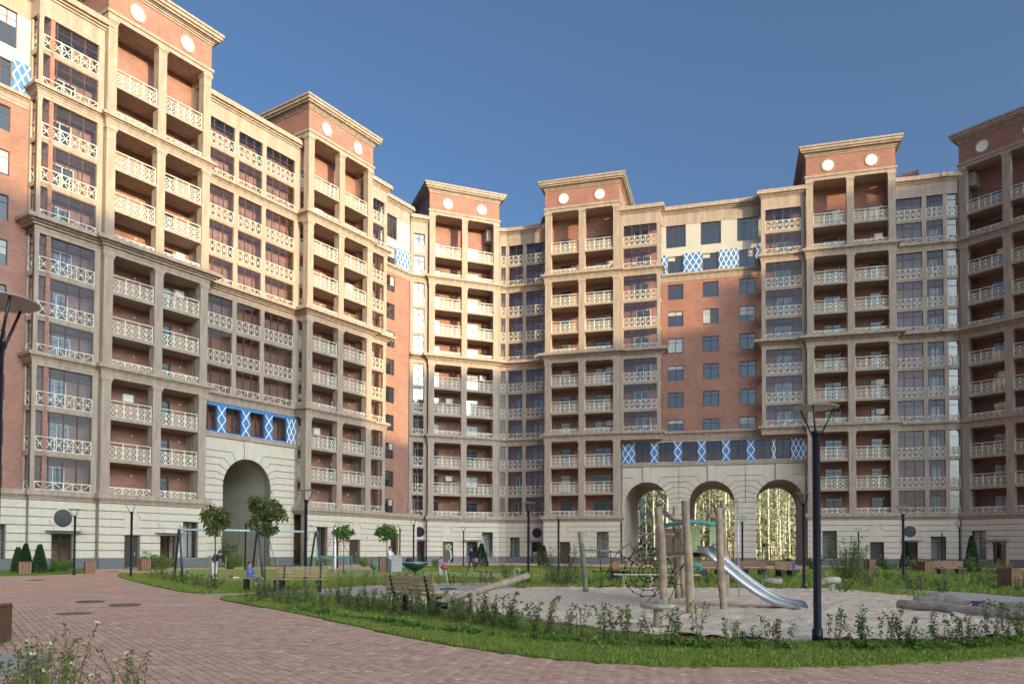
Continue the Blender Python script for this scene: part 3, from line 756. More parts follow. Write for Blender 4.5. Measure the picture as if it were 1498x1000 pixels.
# ------------------------------------------------------------------ ground
from mathutils import noise as mnoise
def ground_mat(name, c1, c2, scale, bump, bscale, rough=.95, c3=None):
    m = bpy.data.materials.new(name); nt, N, L = nodes(m)
    out = N.new('ShaderNodeOutputMaterial'); b = N.new('ShaderNodeBsdfPrincipled'); L.new(b.outputs[0], out.inputs[0]); b.inputs['Roughness'].default_value = rough
    b.inputs['Specular IOR Level'].default_value = .2
    tc = N.new('ShaderNodeTexCoord'); n1 = N.new('ShaderNodeTexNoise'); n1.inputs['Scale'].default_value = scale; n1.inputs['Detail'].default_value = 9; n1.inputs['Roughness'].default_value = .65
    L.new(tc.outputs['Object'], n1.inputs['Vector'])
    rp = N.new('ShaderNodeValToRGB'); rp.color_ramp.elements[0].position = .35; rp.color_ramp.elements[1].position = .65
    rp.color_ramp.elements[0].color = (*c1, 1); rp.color_ramp.elements[1].color = (*c2, 1); L.new(n1.outputs['Fac'], rp.inputs[0]); last = rp.outputs[0]
    if c3:
        n2 = N.new('ShaderNodeTexNoise'); n2.inputs['Scale'].default_value = .35; n2.inputs['Detail'].default_value = 5; L.new(tc.outputs['Object'], n2.inputs['Vector'])
        r2 = N.new('ShaderNodeMapRange'); r2.inputs['From Min'].default_value = .45; r2.inputs['From Max'].default_value = .65; L.new(n2.outputs['Fac'], r2.inputs['Value'])
        mx = N.new('ShaderNodeMix'); mx.data_type = 'RGBA'; L.new(r2.outputs[0], mx.inputs['Factor']); L.new(last, mx.inputs['A']); mx.inputs['B'].default_value = (*c3, 1); last = mx.outputs['Result']
    L.new(last, b.inputs['Base Color'])
    n3 = N.new('ShaderNodeTexNoise'); n3.inputs['Scale'].default_value = bscale; n3.inputs['Detail'].default_value = 8
    L.new(tc.outputs['Object'], n3.inputs['Vector'])
    bp = N.new('ShaderNodeBump'); bp.inputs['Strength'].default_value = bump; bp.inputs['Distance'].default_value = .05
    L.new(n3.outputs['Fac'], bp.inputs['Height']); L.new(bp.outputs[0], b.inputs['Normal'])
    return m
PAV_ANG = radians(126)
M['paving'] = brick_mat('paving', (.79, .43, .31), (.71, .375, .27), (.38, .20, .155), .24, .12, flat=-PAV_ANG, ms=.006)
M['paver'] = mat('paver', (.40, .185, .145), .85, .14, 7.0, .25, 60, hue=(.47, .235, .185))
M['joint'] = mat('joint_sand', (.17, .09, .07), .95, .2, 20)
M['lawn'] = ground_mat('lawn', (.12, .17, .022), (.23, .28, .05), 6, .8, 60, c3=(.18, .25, .045))
M['turf'] = ground_mat('turf', (.30, .34, .10), (.37, .40, .13), 14, .2, 80, c3=(.34, .37, .115))
M['sand'] = ground_mat('sand', (.70, .48, .36), (.90, .665, .51), 3.5, 1.0, 9, c3=(.82, .585, .445))
M['gravel'] = ground_mat('gravel', (.46, .37, .32), (.58, .48, .42), 9, .5, 60)
M['earth'] = ground_mat('earth', (.07, .09, .03), (.12, .14, .05), .4, .3, 3)
def smooth_px(pts, n=6, closed=True):
    P = [Vector(G(*p)) for p in pts]; out = []; k = len(P)
    for i in range(k):
        a, b, c, d = P[(i-1) % k], P[i], P[(i+1) % k], P[(i+2) % k]
        for j in range(n):
            t = j/n
            out.append(.5*((2*b)+(c-a)*t+(2*a-5*b+4*c-d)*t*t+(3*b-a-3*c+d)*t**3))
    return out
def poly_px(pts, n=1): return smooth_px(pts, n)
def sheet(name, P, z, mname, skirt=.05):
    vs = [Vector((p[0], p[1], z)) for p in P]
    tris = tessellate_polygon([vs]); m = MB(); n = len(vs)
    fs = []
    for t in tris:
        a, b, c = [vs[i] for i in t]
        fs.append(t if (b-a).cross(c-a).z > 0 else t[::-1])
    area = sum(vs[i].x*vs[(i+1) % n].y-vs[(i+1) % n].x*vs[i].y for i in range(n))
    vv = vs+[Vector((v.x, v.y, z-skirt)) for v in vs]
    for i in range(n):
        j = (i+1) % n; fs.append((i, i+n, j+n, j) if area > 0 else (j, j+n, i+n, i))
    m.add(vv, fs); return struct(name, m.mesh(name, mname))
def inside(P, x, y):
    c = False; j = len(P)-1
    for i in range(len(P)):
        xi, yi, xj, yj = P[i][0], P[i][1], P[j][0], P[j][1]
        if (yi > y) != (yj > y) and x < (xj-xi)*(y-yi)/(yj-yi)+xi: c = not c
        j = i
    return c
g = MB(); g.lathe([(0.01, 0), (150, 0), (800, 0), (3500, 0)], 48, cap=False); struct('ground', g.mesh('ground', 'earth'), None, T(0, 60, -.06))
pave = struct('pavement', MB().box(-75, 78, -34, 118, -.05, 0).mesh('pavement', 'paving'))
# lawns, sand and paths
LOBE1 = smooth_px([(172, 842), (200, 851), (240, 860), (280, 867), (350, 867.5), (430, 863), (520, 857), (620, 853), (720, 851), (720, 846), (600, 845), (470, 846), (380, 850), (300, 848), (230, 840), (190, 838)], 4)
LOBE2 = smooth_px([(322, 876), (360, 884), (430, 897.5), (520, 917), (600, 935), (700, 952), (800, 965), (900, 973), (1000, 977), (1130, 978.5), (1250, 976.5), (1380, 970), (1498, 962), (1640, 950),
    (1640, 925), (1498, 934), (1380, 939), (1250, 941), (1130, 940), (1000, 935), (900, 926), (800, 912), (700, 897), (600, 884), (540, 877), (470, 870), (400, 868), (350, 871)], 4)
TURF = smooth_px([(205, 842), (300, 846), (380, 852), (450, 850), (560, 849), (680, 850), (790, 847), (800, 842), (740, 838), (640, 836), (520, 833), (400, 832.5), (300, 832.5), (225, 836)], 3)
FARLAWN = smooth_px([(560, 834), (700, 836), (790, 841), (760, 848), (740, 855), (800, 862.5), (900, 859.5), (1000, 859.5), (1100, 860), (1185, 863), (1260, 868), (1330, 875.5), (1400, 878), (1340, 867), (1300, 862), (1400, 866), (1498, 874), (1600, 880), (1640, 860), (1498, 846), (1400, 839), (1300, 834), (1180, 832), (1020, 831), (900, 829), (780, 827), (660, 827), (580, 829)], 3)
SAND = smooth_px([(540, 877), (600, 884), (700, 897), (800, 912), (900, 926), (1000, 935), (1130, 940), (1250, 941), (1380, 939), (1498, 934), (1640, 925), (1640, 880), (1498, 886), (1440, 884), (1400, 880), (1330, 874), (1260, 867), (1185, 862), (1100, 859), (1000, 858.5), (900, 858.5), (800, 861), (700, 866), (620, 869)], 4)
PATH = smooth_px([(300, 871), (340, 872), (400, 869), (470, 871), (540, 878), (640, 871), (740, 862), (745, 854), (640, 855), (540, 858), (440, 865), (350, 868), (290, 868)], 3)
PATH2 = smooth_px([(1290, 861), (1340, 866.5), (1400, 877), (1440, 885), (1520, 884), (1620, 878), (1620, 868), (1500, 868), (1400, 864), (1330, 858)], 3)
sheet('lawn', LOBE1, .034, 'lawn'); sheet('lawn', LOBE2, .036, 'lawn'); sheet('lawn', FARLAWN, .030, 'lawn')
sheet('play_turf', TURF, .040, 'turf'); sheet('sand_pit', SAND, .016, 'sand'); sheet('path', PATH, .008, 'gravel'); sheet('path', PATH2, .024, 'gravel')
# planting strips against the walls
for nm, pts in (('planting_bed', [(-40, 843), (40, 842), (90, 840), (136, 837), (140, 832), (0, 833), (-40, 833)]), ('planting_bed', [(205, 832), (270, 830), (400, 829), (490, 827), (490, 824), (400, 824.5), (270, 825.5), (215, 828)]),
                ('planting_bed', [(1180, 832), (1300, 836), (1400, 838), (1560, 848), (1560, 836), (1400, 831.5), (1300, 830), (1190, 829)])):
    sheet(nm, poly_px(pts), .050 if pts[0][0] < 1000 else .046, 'lawn')
# rippled sand surface
sg = MB(); cs = .11; idx = {}
x0, x1, y0, y1 = -6.5, 17, 12.0, 30
for i in range(int((x1-x0)/cs)):
    for j in range(int((y1-y0)/cs)):
        x, y = x0+i*cs, y0+j*cs
        if abs(x) > y*.70+.6 or not inside(SAND, x+cs/2, y+cs/2): continue
        q = []
        for (a, b) in ((i, j), (i+1, j), (i+1, j+1), (i, j+1)):
            if (a, b) not in idx:
                X, Y = x0+a*cs, y0+b*cs
                h = .05*mnoise.noise(Vector((X*1.9, Y*1.9, 0)))+.05*mnoise.noise(Vector((X*4.2, Y*4.2, 3)))+.03*mnoise.noise(Vector((X*8, Y*8, 5)))
                idx[(a, b)] = len(sg.v); sg.v.append((X, Y, .075+h))
            q.append(idx[(a, b)])
        sg.f.append(q); sg.mi.append(0)
so = struct('sand', sg.mesh('sand', 'sand', True))
# pavers near the viewer: real blocks with joints
u = Vector((cos(PAV_ANG), sin(PAV_ANG))); vv = Vector((-sin(PAV_ANG), cos(PAV_ANG)))
PL, PW = .24, .12
cand = []
for r in range(-200, 260):
    for c in range(-80, 150):
        p = u*((c+(.5 if r % 2 else 0))*PL)+vv*(r*PW)
        if 8.0 < p.y < 19.5 and abs(p.x) < p.y*.69 and not inside(LOBE2, p.x, p.y) and not (p.y > 12 and inside(SAND, p.x, p.y)): cand.append((p.y, p.x, p))
cand.sort(key=lambda t: t[0])
bed = struct('paver_bed', MB().add([(-14, 7.9, .004), (14, 7.9, .004), (14, 19.7, .004), (-14, 19.7, .004)], [(0, 1, 2, 3)]).mesh('paver_bed', 'joint'))
bed['kind'] = 'structure'
vis = [t for t in cand if t[0] > 8.7 and t[1] > -4.2]
near = vis[:300]; nearset = set(id(t) for t in near)
hl, hw = PL/2-.0055, PW/2-.0055
def paver_geo(m, M4):
    a = [(-hl, -hw, 0), (hl, -hw, 0), (hl, hw, 0), (-hl, hw, 0), (-hl, -hw, .012), (hl, -hw, .012), (hl, hw, .012), (-hl, hw, .012),
         (-hl+.005, -hw+.005, .0155), (hl-.005, -hw+.005, .0155), (hl-.005, hw-.005, .0155), (-hl+.005, hw-.005, .0155)]
    m.add([M4 @ Vector(v) for v in a], [(0, 1, 5, 4), (1, 2, 6, 5), (2, 3, 7, 6), (3, 0, 4, 7), (4, 5, 9, 8), (5, 6, 10, 9), (6, 7, 11, 10), (7, 4, 8, 11), (8, 9, 10, 11)])
M['pav'] = []
for i, (c, h) in enumerate((((.77, .415, .30), (.83, .46, .34)), ((.69, .355, .25), (.77, .405, .29)), ((.81, .46, .34), (.85, .50, .375)))): M['paver%d' % i] = mat('paver_tone%d' % i, c, .85, .1, 9, .25, 60, hue=h, stain=.16)
pm = []
for i in range(3):
    q = MB(); paver_geo(q, I4); pm.append(q.mesh('paver', 'paver%d' % i))
def pav_mx(p): return Matrix.Translation((p.x, p.y, random.uniform(.0035, .0075))) @ Matrix.Rotation(PAV_ANG+random.gauss(0, .006), 4, 'Z') @ Matrix.Rotation(random.gauss(0, .006), 4, 'X') @ Matrix.Rotation(random.gauss(0, .003), 4, 'Y')
for t in near: link('paver', random.choice(pm), bed, pav_mx(t[2]))
rest = MB()
for t in cand:
    if id(t) in nearset: continue
    rest.cur = random.choice((0, 0, 1, 1, 2)); paver_geo(rest, pav_mx(t[2]))
o = link('pavers', rest.mesh('pavers', ['paver0', 'paver1', 'paver2']), bed); o['kind'] = 'stuff'
# manhole covers
def manhole(px, py, r, label):
    x, y = G(px, py); m = MB(); m.lathe([(r, 0), (r, .012), (r-.05, .016), (r-.05, .010), (.01, .010)], 24)
    t = thing('manhole_cover', label, 'manhole cover', (x, y, .018), 0)
    o = link('frame', m.mesh('frame', 'iron', False), t)
    b = MB()
    for i in range(-3, 4):
        l = sqrt(max(.01, (r-.07)**2-(i*.08)**2)); b.box(-l, l, i*.08-.015, i*.08+.015, .0102, .016)
    link('ribs', b.mesh('ribs', 'iron'), t)
manhole(108, 898.5, .36, 'round iron manhole cover nearest the slatted planter'); manhole(132, 880, .36, 'round iron manhole cover on the paving, middle of three close together')
manhole(183, 885, .38, 'round iron manhole cover nearest the lawn tip'); manhole(52, 848.5, .38, 'round iron manhole cover before the conical thujas')
manhole(35, 840, .36, 'round iron manhole cover beside the wooden planter by the wall'); manhole(110, 838, .36, 'flat round manhole cover by the glazed entrance door'); manhole(165, 836, .36, 'flat round manhole cover beside the lamp post at the door')
# grass blades on the lawns near the viewer
def blades(P, n, ymax, hmin, hmax, name, z, wmul=1.0):
    xs = [p[0] for p in P]; ys = [p[1] for p in P]; m = MB(); k = 0; tries = 0
    while k < n and tries < n*40:
        tries += 1
        y = random.uniform(min(ys), min(max(ys), ymax)); x = random.uniform(min(xs), max(xs))
        if abs(x) > y*.69+.4 or not inside(P, x, y): continue
        a = random.uniform(0, 2*pi); h = random.uniform(hmin, hmax); w = random.uniform(.004, .008)*wmul*(1+y/25); l = random.uniform(-.6, .6)*h; l2 = random.uniform(-.6, .6)*h
        m.add([(x-w*cos(a), y-w*sin(a), z), (x+w*cos(a), y+w*sin(a), z), (x+l, y+l2, z+h)], [(0, 1, 2)]); k += 1
    o = link(name, m.mesh(name, 'grassblade')); o['kind'] = 'stuff'; tag(o, 'short green grass on the lawn', 'grass'); return o
a = blades(LOBE2, 110000, 24, .03, .065, 'grass', .034); a['label'] = 'mown green grass strip between paving and hedge'
a = blades(LOBE1, 26000, 46, .06, .14, 'grass', .032, 1.3); a['label'] = 'green grass tip of lawn beside the paved square'
a = blades(FARLAWN, 45000, 62, .06, .20, 'grass', .028, 1.6); a['label'] = 'bright green grass between the sand pit and the building'

# ------------------------------------------------------------------ plants
def rnd_dir():
    while True:
        v = Vector((random.uniform(-1, 1), random.uniform(-1, 1), random.uniform(-1, 1)))
        if .1 < v.length < 1: return v.normalized()
def leaf(m, p, d, s, asp=.5):
    d = d.normalized(); side = d.cross(rnd_dir())
    if side.length < .05: side = d.cross(Vector((0, 0, 1.01)))
    side.normalize(); nrm = side.cross(d)
    a = p; c = p+d*s; b1 = p+d*s*.45+side*s*asp*.5+nrm*s*.06; b2 = p+d*s*.45-side*s*asp*.5+nrm*s*.06
    m.add([a, b1, c, b2], [(0, 1, 2), (0, 2, 3)])
def shrub_meshes(h, w, stems, leaves, ls, lmat, smat='bark', droop=0.3, base=.12, flowers=0):
    st = MB(); lf = MB(); fl = MB()
    for i in range(stems):
        a = random.uniform(0, 2*pi); r = random.uniform(0, w*.25); hh = h*random.uniform(.65, 1.05)
        p = Vector((r*cos(a), r*sin(a), 0)); d = Vector((cos(a)*random.uniform(.05, 1)*w/h*.9, sin(a)*random.uniform(.05, 1)*w/h*.9, 1)).normalized()
        pts = [p]; n = 5
        for k in range(n):
            d = (d+rnd_dir()*.13).normalized(); pts.append(pts[-1]+d*hh/n)
        st.tube(pts, [max(.0025, .008*h*(1-k/(n+1))) for k in range(n+1)], 4, False)
        for j in range(leaves):
            t = base+(1-base)*random.random()**.8; f = t*n; k = min(n-1, int(f)); q = pts[k].lerp(pts[k+1], f-k)
            off = rnd_dir()*w*.16*random.random(); off.z *= .5
            dd = rnd_dir(); dd.z = dd.z*.6+random.uniform(-droop, .5)
            leaf(lf, q+off, dd, ls*random.uniform(.6, 1.25), .55)
        if flowers and random.random() < flowers:
            for j in range(7): leaf(fl, pts[-1], rnd_dir(), .035, .9)
    return st.mesh('stems', smat), lf.mesh('foliage', lmat), (fl.mesh('flowers', 'petal') if fl.v else None)
def plant(name, meshes, x, y, label, cat, group=None, s=1.0, z=0.0, sz=None):
    o = thing(name, label, cat, (x, y, z), random.uniform(0, 2*pi), group)
    o.scale = (s, s, sz or s)
    link('stems', meshes[0], o); link('foliage', meshes[1], o)
    if meshes[2]: link('flowers', meshes[2], o)['kind'] = 'stuff'
    return o
HV = [shrub_meshes(.68, .46, 6, 60, .055, 'leafh') for _ in range(3)]+[shrub_meshes(.8, .3, 4, 60, .052, 'leafh') for _ in range(3)]+[shrub_meshes(.5, .6, 8, 40, .05, 'leafh') for _ in range(1)]
def along(pts, step, jit=.3):
    P = [Vector(G(*p)) for p in pts]; out = []; acc = 0
    for a, b in zip(P, P[1:]):
        L = (b-a).length; t = acc
        while t < L: out.append(a.lerp(b, t/L)); t += step*random.uniform(1-jit, 1+jit)
        acc = t-L
    return out
HG = 'hedge shrubs along the sand pit'
for p in along([(700, 917), (800, 932), (880, 941), (960, 945), (1060, 948), (1170, 949)], .33): plant('hedge_shrub', random.choice(HV), p.x+random.gauss(0, .06), p.y+random.gauss(0, .09), 'small loose green shrub in the hedge row between slide and paving', 'shrub', HG, random.uniform(.75, 1.12))
for p in along([(1228, 948), (1300, 949), (1400, 947), (1500, 942), (1600, 936)], .33): plant('hedge_shrub', random.choice(HV), p.x+random.gauss(0, .06), p.y+random.gauss(0, .09), 'small loose green shrub in the hedge row before the fallen logs', 'shrub', HG+' by the logs', random.uniform(.7, 1.05))
for off in (0, -7): 
    for p in along([(378, 882+off), (440, 888+off), (520, 896+off), (610, 906+off), (700, 918+off)], .36): plant('hedge_shrub', random.choice(HV), p.x+random.gauss(0, .12), p.y+random.gauss(0, .2), 'small green shrub in the thick hedge behind the slatted bench', 'shrub', HG+' by the bench', random.uniform(.62, .98))
TUFT = [shrub_meshes(.22, .35, 14, 14, .09, 'leafb', 'grassblade', 0, 0) for _ in range(2)]
for p in along([(420, 893), (520, 908), (640, 925), (800, 941), (960, 951), (1170, 955)], .42)+along([(1230, 955), (1400, 953), (1500, 948)], .42): plant('grass_tuft', random.choice(TUFT), p.x, p.y+random.gauss(0, .08), 'tuft of long dark grass at the hedge foot', 'grass', 'grass tufts at the hedge foot', random.uniform(.6, 1.0))
# sparse young shrubs on the far lawn and along the turf
SV = [shrub_meshes(.7, .55, 6, 45, .075, 'leafh') for _ in range(3)]
for lab, grp, spots in (('young shrub on the lawn left of the swings', 'young shrubs on the lawn tip', [(218+11*i, 846+2.0*i) for i in range(10)]),
    ('young shrub on the bright lawn behind the fallen logs', 'young shrubs on the right lawn', [(1225+random.uniform(0, 270), random.uniform(846, 868)) for _ in range(34)]),
    ('young shrub planted in a row beyond the sand pit', 'young shrubs beyond the sand', [(800+13*i+random.uniform(-3, 3), 853+random.uniform(-2, 3)) for i in range(28)]),
    ('young shrub on the lawn strip behind the seesaw', 'young shrubs behind the seesaw', [(500+16*i, 858-.3*i+random.uniform(-2, 3)) for i in range(18)])):
    for q in spots:
        if grp.startswith('young shrubs on the right') and q[1] < 844+ (q[0]-1225)*.03: continue
        x, y = G(*q); plant('young_shrub', random.choice(SV), x, y, lab, 'shrub', grp, random.uniform(.55, 1.05))
# roses at the near left corner
RV = [shrub_meshes(.85, .32, 3, 26, .055, 'leafr', 'bark', .2, .25, .15) for _ in range(4)]
for i in range(26):
    D = random.uniform(5.6, 7.6); px = random.choice([random.uniform(-10, 120), random.uniform(40, 215)]); x = (px-749)/1126*D
    plant('rose_bush', random.choice(RV), x, D, 'leggy rose bush with pale flowers in front of the slatted planter', 'rose bush', 'roses at the paving corner', random.uniform(.62, .92)*(1.0 if px < 130 else .8))
sheet('planting_bed', [Vector(p) for p in ((-7.5, 5.0), (-3.6, 5.0), (-4.2, 7.2), (-5.6, 8.2), (-6.2, 10.6), (-9.5, 11.2), (-9.5, 6.0))], .034, 'gravel')
# shrubs
def bush(px, py, h, w, lm, label, stems=14, leaves=90, ls=.09, name='bush'):
    x, y = G(px, py); return plant(name, shrub_meshes(h, w, stems, leaves, ls, lm), x, y, label, 'bush')
bush(822, 856, 2.0, 1.7, 'leafw', 'tall grey-green willow bush behind the seesaw end', 34, 60, .07)
bush(1238, 848, 2.3, 1.6, 'leafb', 'tall bright green bush beside the square lamp post', 26, 110, .10)
bush(1268, 850, 2.0, 1.3, 'leafw', 'thin bare-branched shrub beside the bright bush', 18, 16, .06)
bush(742, 848, 1.0, .9, 'leafw', 'low grey shrub behind the seesaw log', 18, 45, .06)
bush(435, 826, 2.0, 2.0, 'leafw', 'pale shrub against the wall right of the archway', 14, 40, .12)
bush(333, 828, 2.6, 1.6, 'leafd', 'dark shrub inside the archway mouth', 16, 70, .16)
bush(345, 829, 1.3, 1.5, 'leafb', 'rounded bright green shrub by the archway', 24, 80, .1)
for i, (px, py, h, w) in enumerate([(225, 833, 1.4, 2.0), (238, 833, 1.3, 2.0), (72, 837, 1.0, 2.2), (92, 836, 1.0, 2.0), (470, 829, 1.2, 2), (535, 829, 1.1, 1.8), (640, 829, 1.0, 1.6), (1345, 836, 1.3, 2), (1300, 834, 1.2, 2), (1425, 838, 1.2, 2.2), (1465, 841, 1.0, 2), (965, 831, 1.2, 1.8), (1190, 832, 1.3, 2)]):
    x, y = G(px, py); plant('bush', cached(('bb', i % 3), lambda: shrub_meshes(1.2, 1.5, 20, 60, .12, 'leafh' if i % 2 else 'leafb', flowers=.3)), x, y, 'leafy bush in the bed along the building foot', 'bush', 'bushes along the building foot', h/1.2)
def thuja(px, py, h, w, label):
    lf = MB()
    for i in range(1500):
        t = random.random()**.8; r = w/2*(1-t)**.75*(.75+.25*random.random())+.02; a = random.uniform(0, 2*pi)
        leaf(lf, Vector((r*cos(a), r*sin(a), .05+t*h)), Vector((cos(a)*.5, sin(a)*.5, 1)), .16*random.uniform(.7, 1.2), .6)
    x, y = G(px, py); o = thing('thuja', label, 'conifer', (x, y, 0)); link('crown', lf.mesh('crown', 'thuja'), o); link('trunk', MB().tube([(0, 0, 0), (0, 0, h*.8)], [.05, .01], 6).mesh('trunk', 'bark'), o)
thuja(26, 838, 1.45, .75, 'dark conical thuja, left of a touching pair by the wall'); thuja(37, 838, 1.65, .75, 'taller dark conical thuja of a touching pair by the wall'); thuja(57.5, 838, 1.6, .85, 'single dark conical thuja beside the glazed entrance')
thuja(704, 829.5, 2.0, 1.3, 'conical thuja beside the walking man'); thuja(1422, 836, 2.7, 1.1, 'slim tall thuja by the right entrance steps'); thuja(1326, 833, 2.3, 1.1, 'slim thuja half hiding a glazed entrance door'); thuja(795, 829, 1.9, 1.0, 'thuja behind the willow bush')
# trees
def tree(px, py, z0, z1, rw, lm, label, nl=900, ls=.15, stakes=0, name='maple_tree', seed=1, tr=.03, D=None, lean=0):
    random.seed(seed)
    x, y = G(px, py) if D is None else (xat(px, 800, D), D)
    o = thing(name, label, 'tree', (x, y, 0)); tk = MB(); lf = MB()
    cz = (z0+z1)/2; rz = (z1-z0)/2
    tk.tube([(0, 0, 0), (lean*.3, .01, z0*.5), (lean*.7, 0, z0), (lean, 0, cz+.2*rz)], [tr*1.2, tr, tr*.85, tr*.4], 8)
    tips = []
    for i in range(15):
        d = rnd_dir(); d.z = abs(d.z)*1.2-.25; e = Vector((lean+d.x*rw*.8, d.y*rw*.8, cz+d.z*rz*.85)); s = Vector((lean*.8, 0, z0+random.uniform(0, rz*.8)))
        tk.tube([s, s.lerp(e, .5)+Vector((0, 0, .05)), e], [tr*.4, tr*.28, tr*.1], 5); tips.append(e)
    cl = [Vector((lean+random.gauss(0, .42)*rw, random.gauss(0, .42)*rw, cz+random.gauss(0, .45)*rz)) for _ in range(26)]+tips
    for i in range(nl):
        c = random.choice(cl); p = c+rnd_dir()*rw*.30*random.random()**.5
        q = Vector(((p.x-lean)/rw, p.y/rw, (p.z-cz)/rz))
        if q.length > 1.12: continue
        d = rnd_dir(); d.z -= .35; d += Vector((p.x-lean, p.y, 0))*.5
        leaf(lf, p, d, ls*random.uniform(.6, 1.2), .8)
    link('trunk', tk.mesh('trunk', 'bark', True), o); link('crown', lf.mesh('crown', lm), o)
    for i in range(stakes):
        a = 2*pi*i/stakes+.3; r = .38 if stakes > 2 else .45
        link('stake', MB().tube([(r*cos(a), r*sin(a), 0), (r*cos(a), r*sin(a), 1.25)], .022, 6).mesh('stake', 'stake'), o)
    return o
tree(314, 862, 2.0, 3.15, .56, 'leafd', 'young staked maple with a dark flattened crown', 2600, .10, 3, seed=3)
tree(387, 873, 1.95, 3.3, .58, 'leafd', 'young staked maple with a full rounded crown before the archway', 3000, .10, 3, seed=5)
tree(503, 829, 2.0, 3.1, .72, 'leafb', 'small ball-crowned tree beside the rope pyramid', 700, .17, 0, 'ball_tree', 7, D=50)
tree(566, 830, 2.1, 3.15, .80, 'leafb', 'small ball-crowned tree above the person in white', 800, .17, 0, 'ball_tree', 8, D=50)
tree(1048, 832, 1.4, 3.6, .9, 'leafd', 'slim young tree in front of the middle arch', 420, .15, 0, 'young_tree', 9, D=52)
random.seed(21)
# birch wood behind the building
BV = []
for v in range(5):
    t = MB(); h = 24; pts = [Vector((0, 0, 0))]
    for k in range(6): pts.append(pts[-1]+Vector((random.gauss(0, .16), random.gauss(0, .16), h/6)))
    t.tube(pts, [.21, .19, .17, .14, .11, .07, .03], 8); lf = MB(); br = MB()
    for k in range(24):
        z = random.uniform(3, 23); f = z/h*6; kk = min(5, int(f)); p = pts[kk].lerp(pts[kk+1], f-kk); a = random.uniform(0, 2*pi); l = random.uniform(1.0, 2.6)
        e = p+Vector((cos(a)*l, sin(a)*l, l*.5)); br.tube([p, e], [.04, .012], 4, False)
        for j in range(34): leaf(lf, p.lerp(e, random.uniform(.3, 1.1))+rnd_dir()*.6*random.random(), rnd_dir(), .38*random.uniform(.6, 1.2), .7)
    BV.append((t.mesh('trunk', 'birch', True), br.mesh('branches', 'birch'), lf.mesh('crown', 'birchleaf')))
for i in range(150):
    y = random.uniform(140, 215); x = y*random.uniform(.13, .40)
    o = thing('birch_tree', 'tall white-barked birch in the wood seen through the arches', 'tree', (x, y, 0), random.uniform(0, 6), 'birches seen through the arches'); o.scale = [random.uniform(.75, 1.25)]*3
    t = random.choice(BV)
    for nm, me in zip(('trunk', 'branches', 'crown'), t):
        q = link(nm, me, o)
        if nm == 'branches': q['kind'] = 'stuff'
us = MB()
for i in range(5000):
    y = random.uniform(150, 235); x = y*random.uniform(.10, .44); z = random.random()**2.2*6 if random.random() < .6 else random.uniform(0, 18)
    leaf(us, Vector((x, y, z)), rnd_dir(), random.uniform(.5, 1.1), .8)
o = link('undergrowth', us.mesh('undergrowth', 'birchleaf')); o['kind'] = 'stuff'; tag(o, 'sunlit undergrowth of the birch wood beyond the arches', 'undergrowth')
# ------------------------------------------------------------------ lamps
def lamp_meshes():
    p = MB(); p.tube([(0, 0, 0), (0, 0, .25), (0, 0, .26), (0, 0, 3.36)], [.085, .085, .062, .062], 16); p.lathe([(.062, 3.36), (.085, 3.38), (.085, 3.42), (.02, 3.43)], 16)
    d = MB(); d.lathe([(.02, 3.80), (.30, 3.797), (.35, 3.80), (.35, 3.808), (.28, 3.822), (.02, 3.83)], 32)
    arms = []
    for k in range(3):
        a = 2*pi*k/3+.5; arms.append(MB().tube([(.05*cos(a), .05*sin(a), 3.30), (.29*cos(a), .29*sin(a), 3.80)], .014, 8).mesh('arm', 'black', True))
    return p.mesh('pole', 'black', True), d.mesh('lamp_disc', 'lampdisc'), arms
LM = lamp_meshes()
def lamp(px, D, label, rz=0.0, group='black lamp posts in the court'):
    o = thing('lamp_post', label, 'lamp post', (xat(px, 800, D), D, 0), rz, group)
    link('pole', LM[0], o); link('lamp_disc', LM[1], o)
    for a in LM[2]: link('arm', a, o)
lamp(1195, 12.36, 'black lamp post with pale disc standing in the hedge beside the slide foot', 1.6)
lamp(-12, 7.2, 'black lamp post with pale disc beside the slatted planter at the paving corner', .95)
for px, D, l in ((447, 29.8, 'black lamp post in front of the swing set, beside the slatted bench'), (109, 44.6, 'black lamp post at the glazed entrance under the round window'), (192, 39.5, 'black lamp post at the lawn tip before the dark wooden door'),
    (773, 37.3, 'black lamp post behind the raised seesaw end'), (817, 46.6, 'black lamp post inside the willow bush'), (359, 57, 'black lamp post in the archway mouth'), (494, 65, 'black lamp post behind the rope pyramid'), (585, 70, 'black lamp post before the ground-floor window above the person in white'),
    (605, 57.6, 'black lamp post behind the dark green dish'), (678, 76, 'black lamp post beside the walking man'), (1176, 30.5, 'black lamp post at the right side of the third arch'), (1256, 74, 'black lamp post behind the bright green bush'),
    (1321.5, 39, 'black lamp post on the lawn between bush and planters'), (1378, 77, 'black lamp post in front of a ground-floor window by the long bench'), (1404, 58, 'black lamp post at the end of the long bench'), (1086, 50, 'black lamp post before the pier between second and third arch')):
    lamp(px, D, l, random.uniform(0, 2))
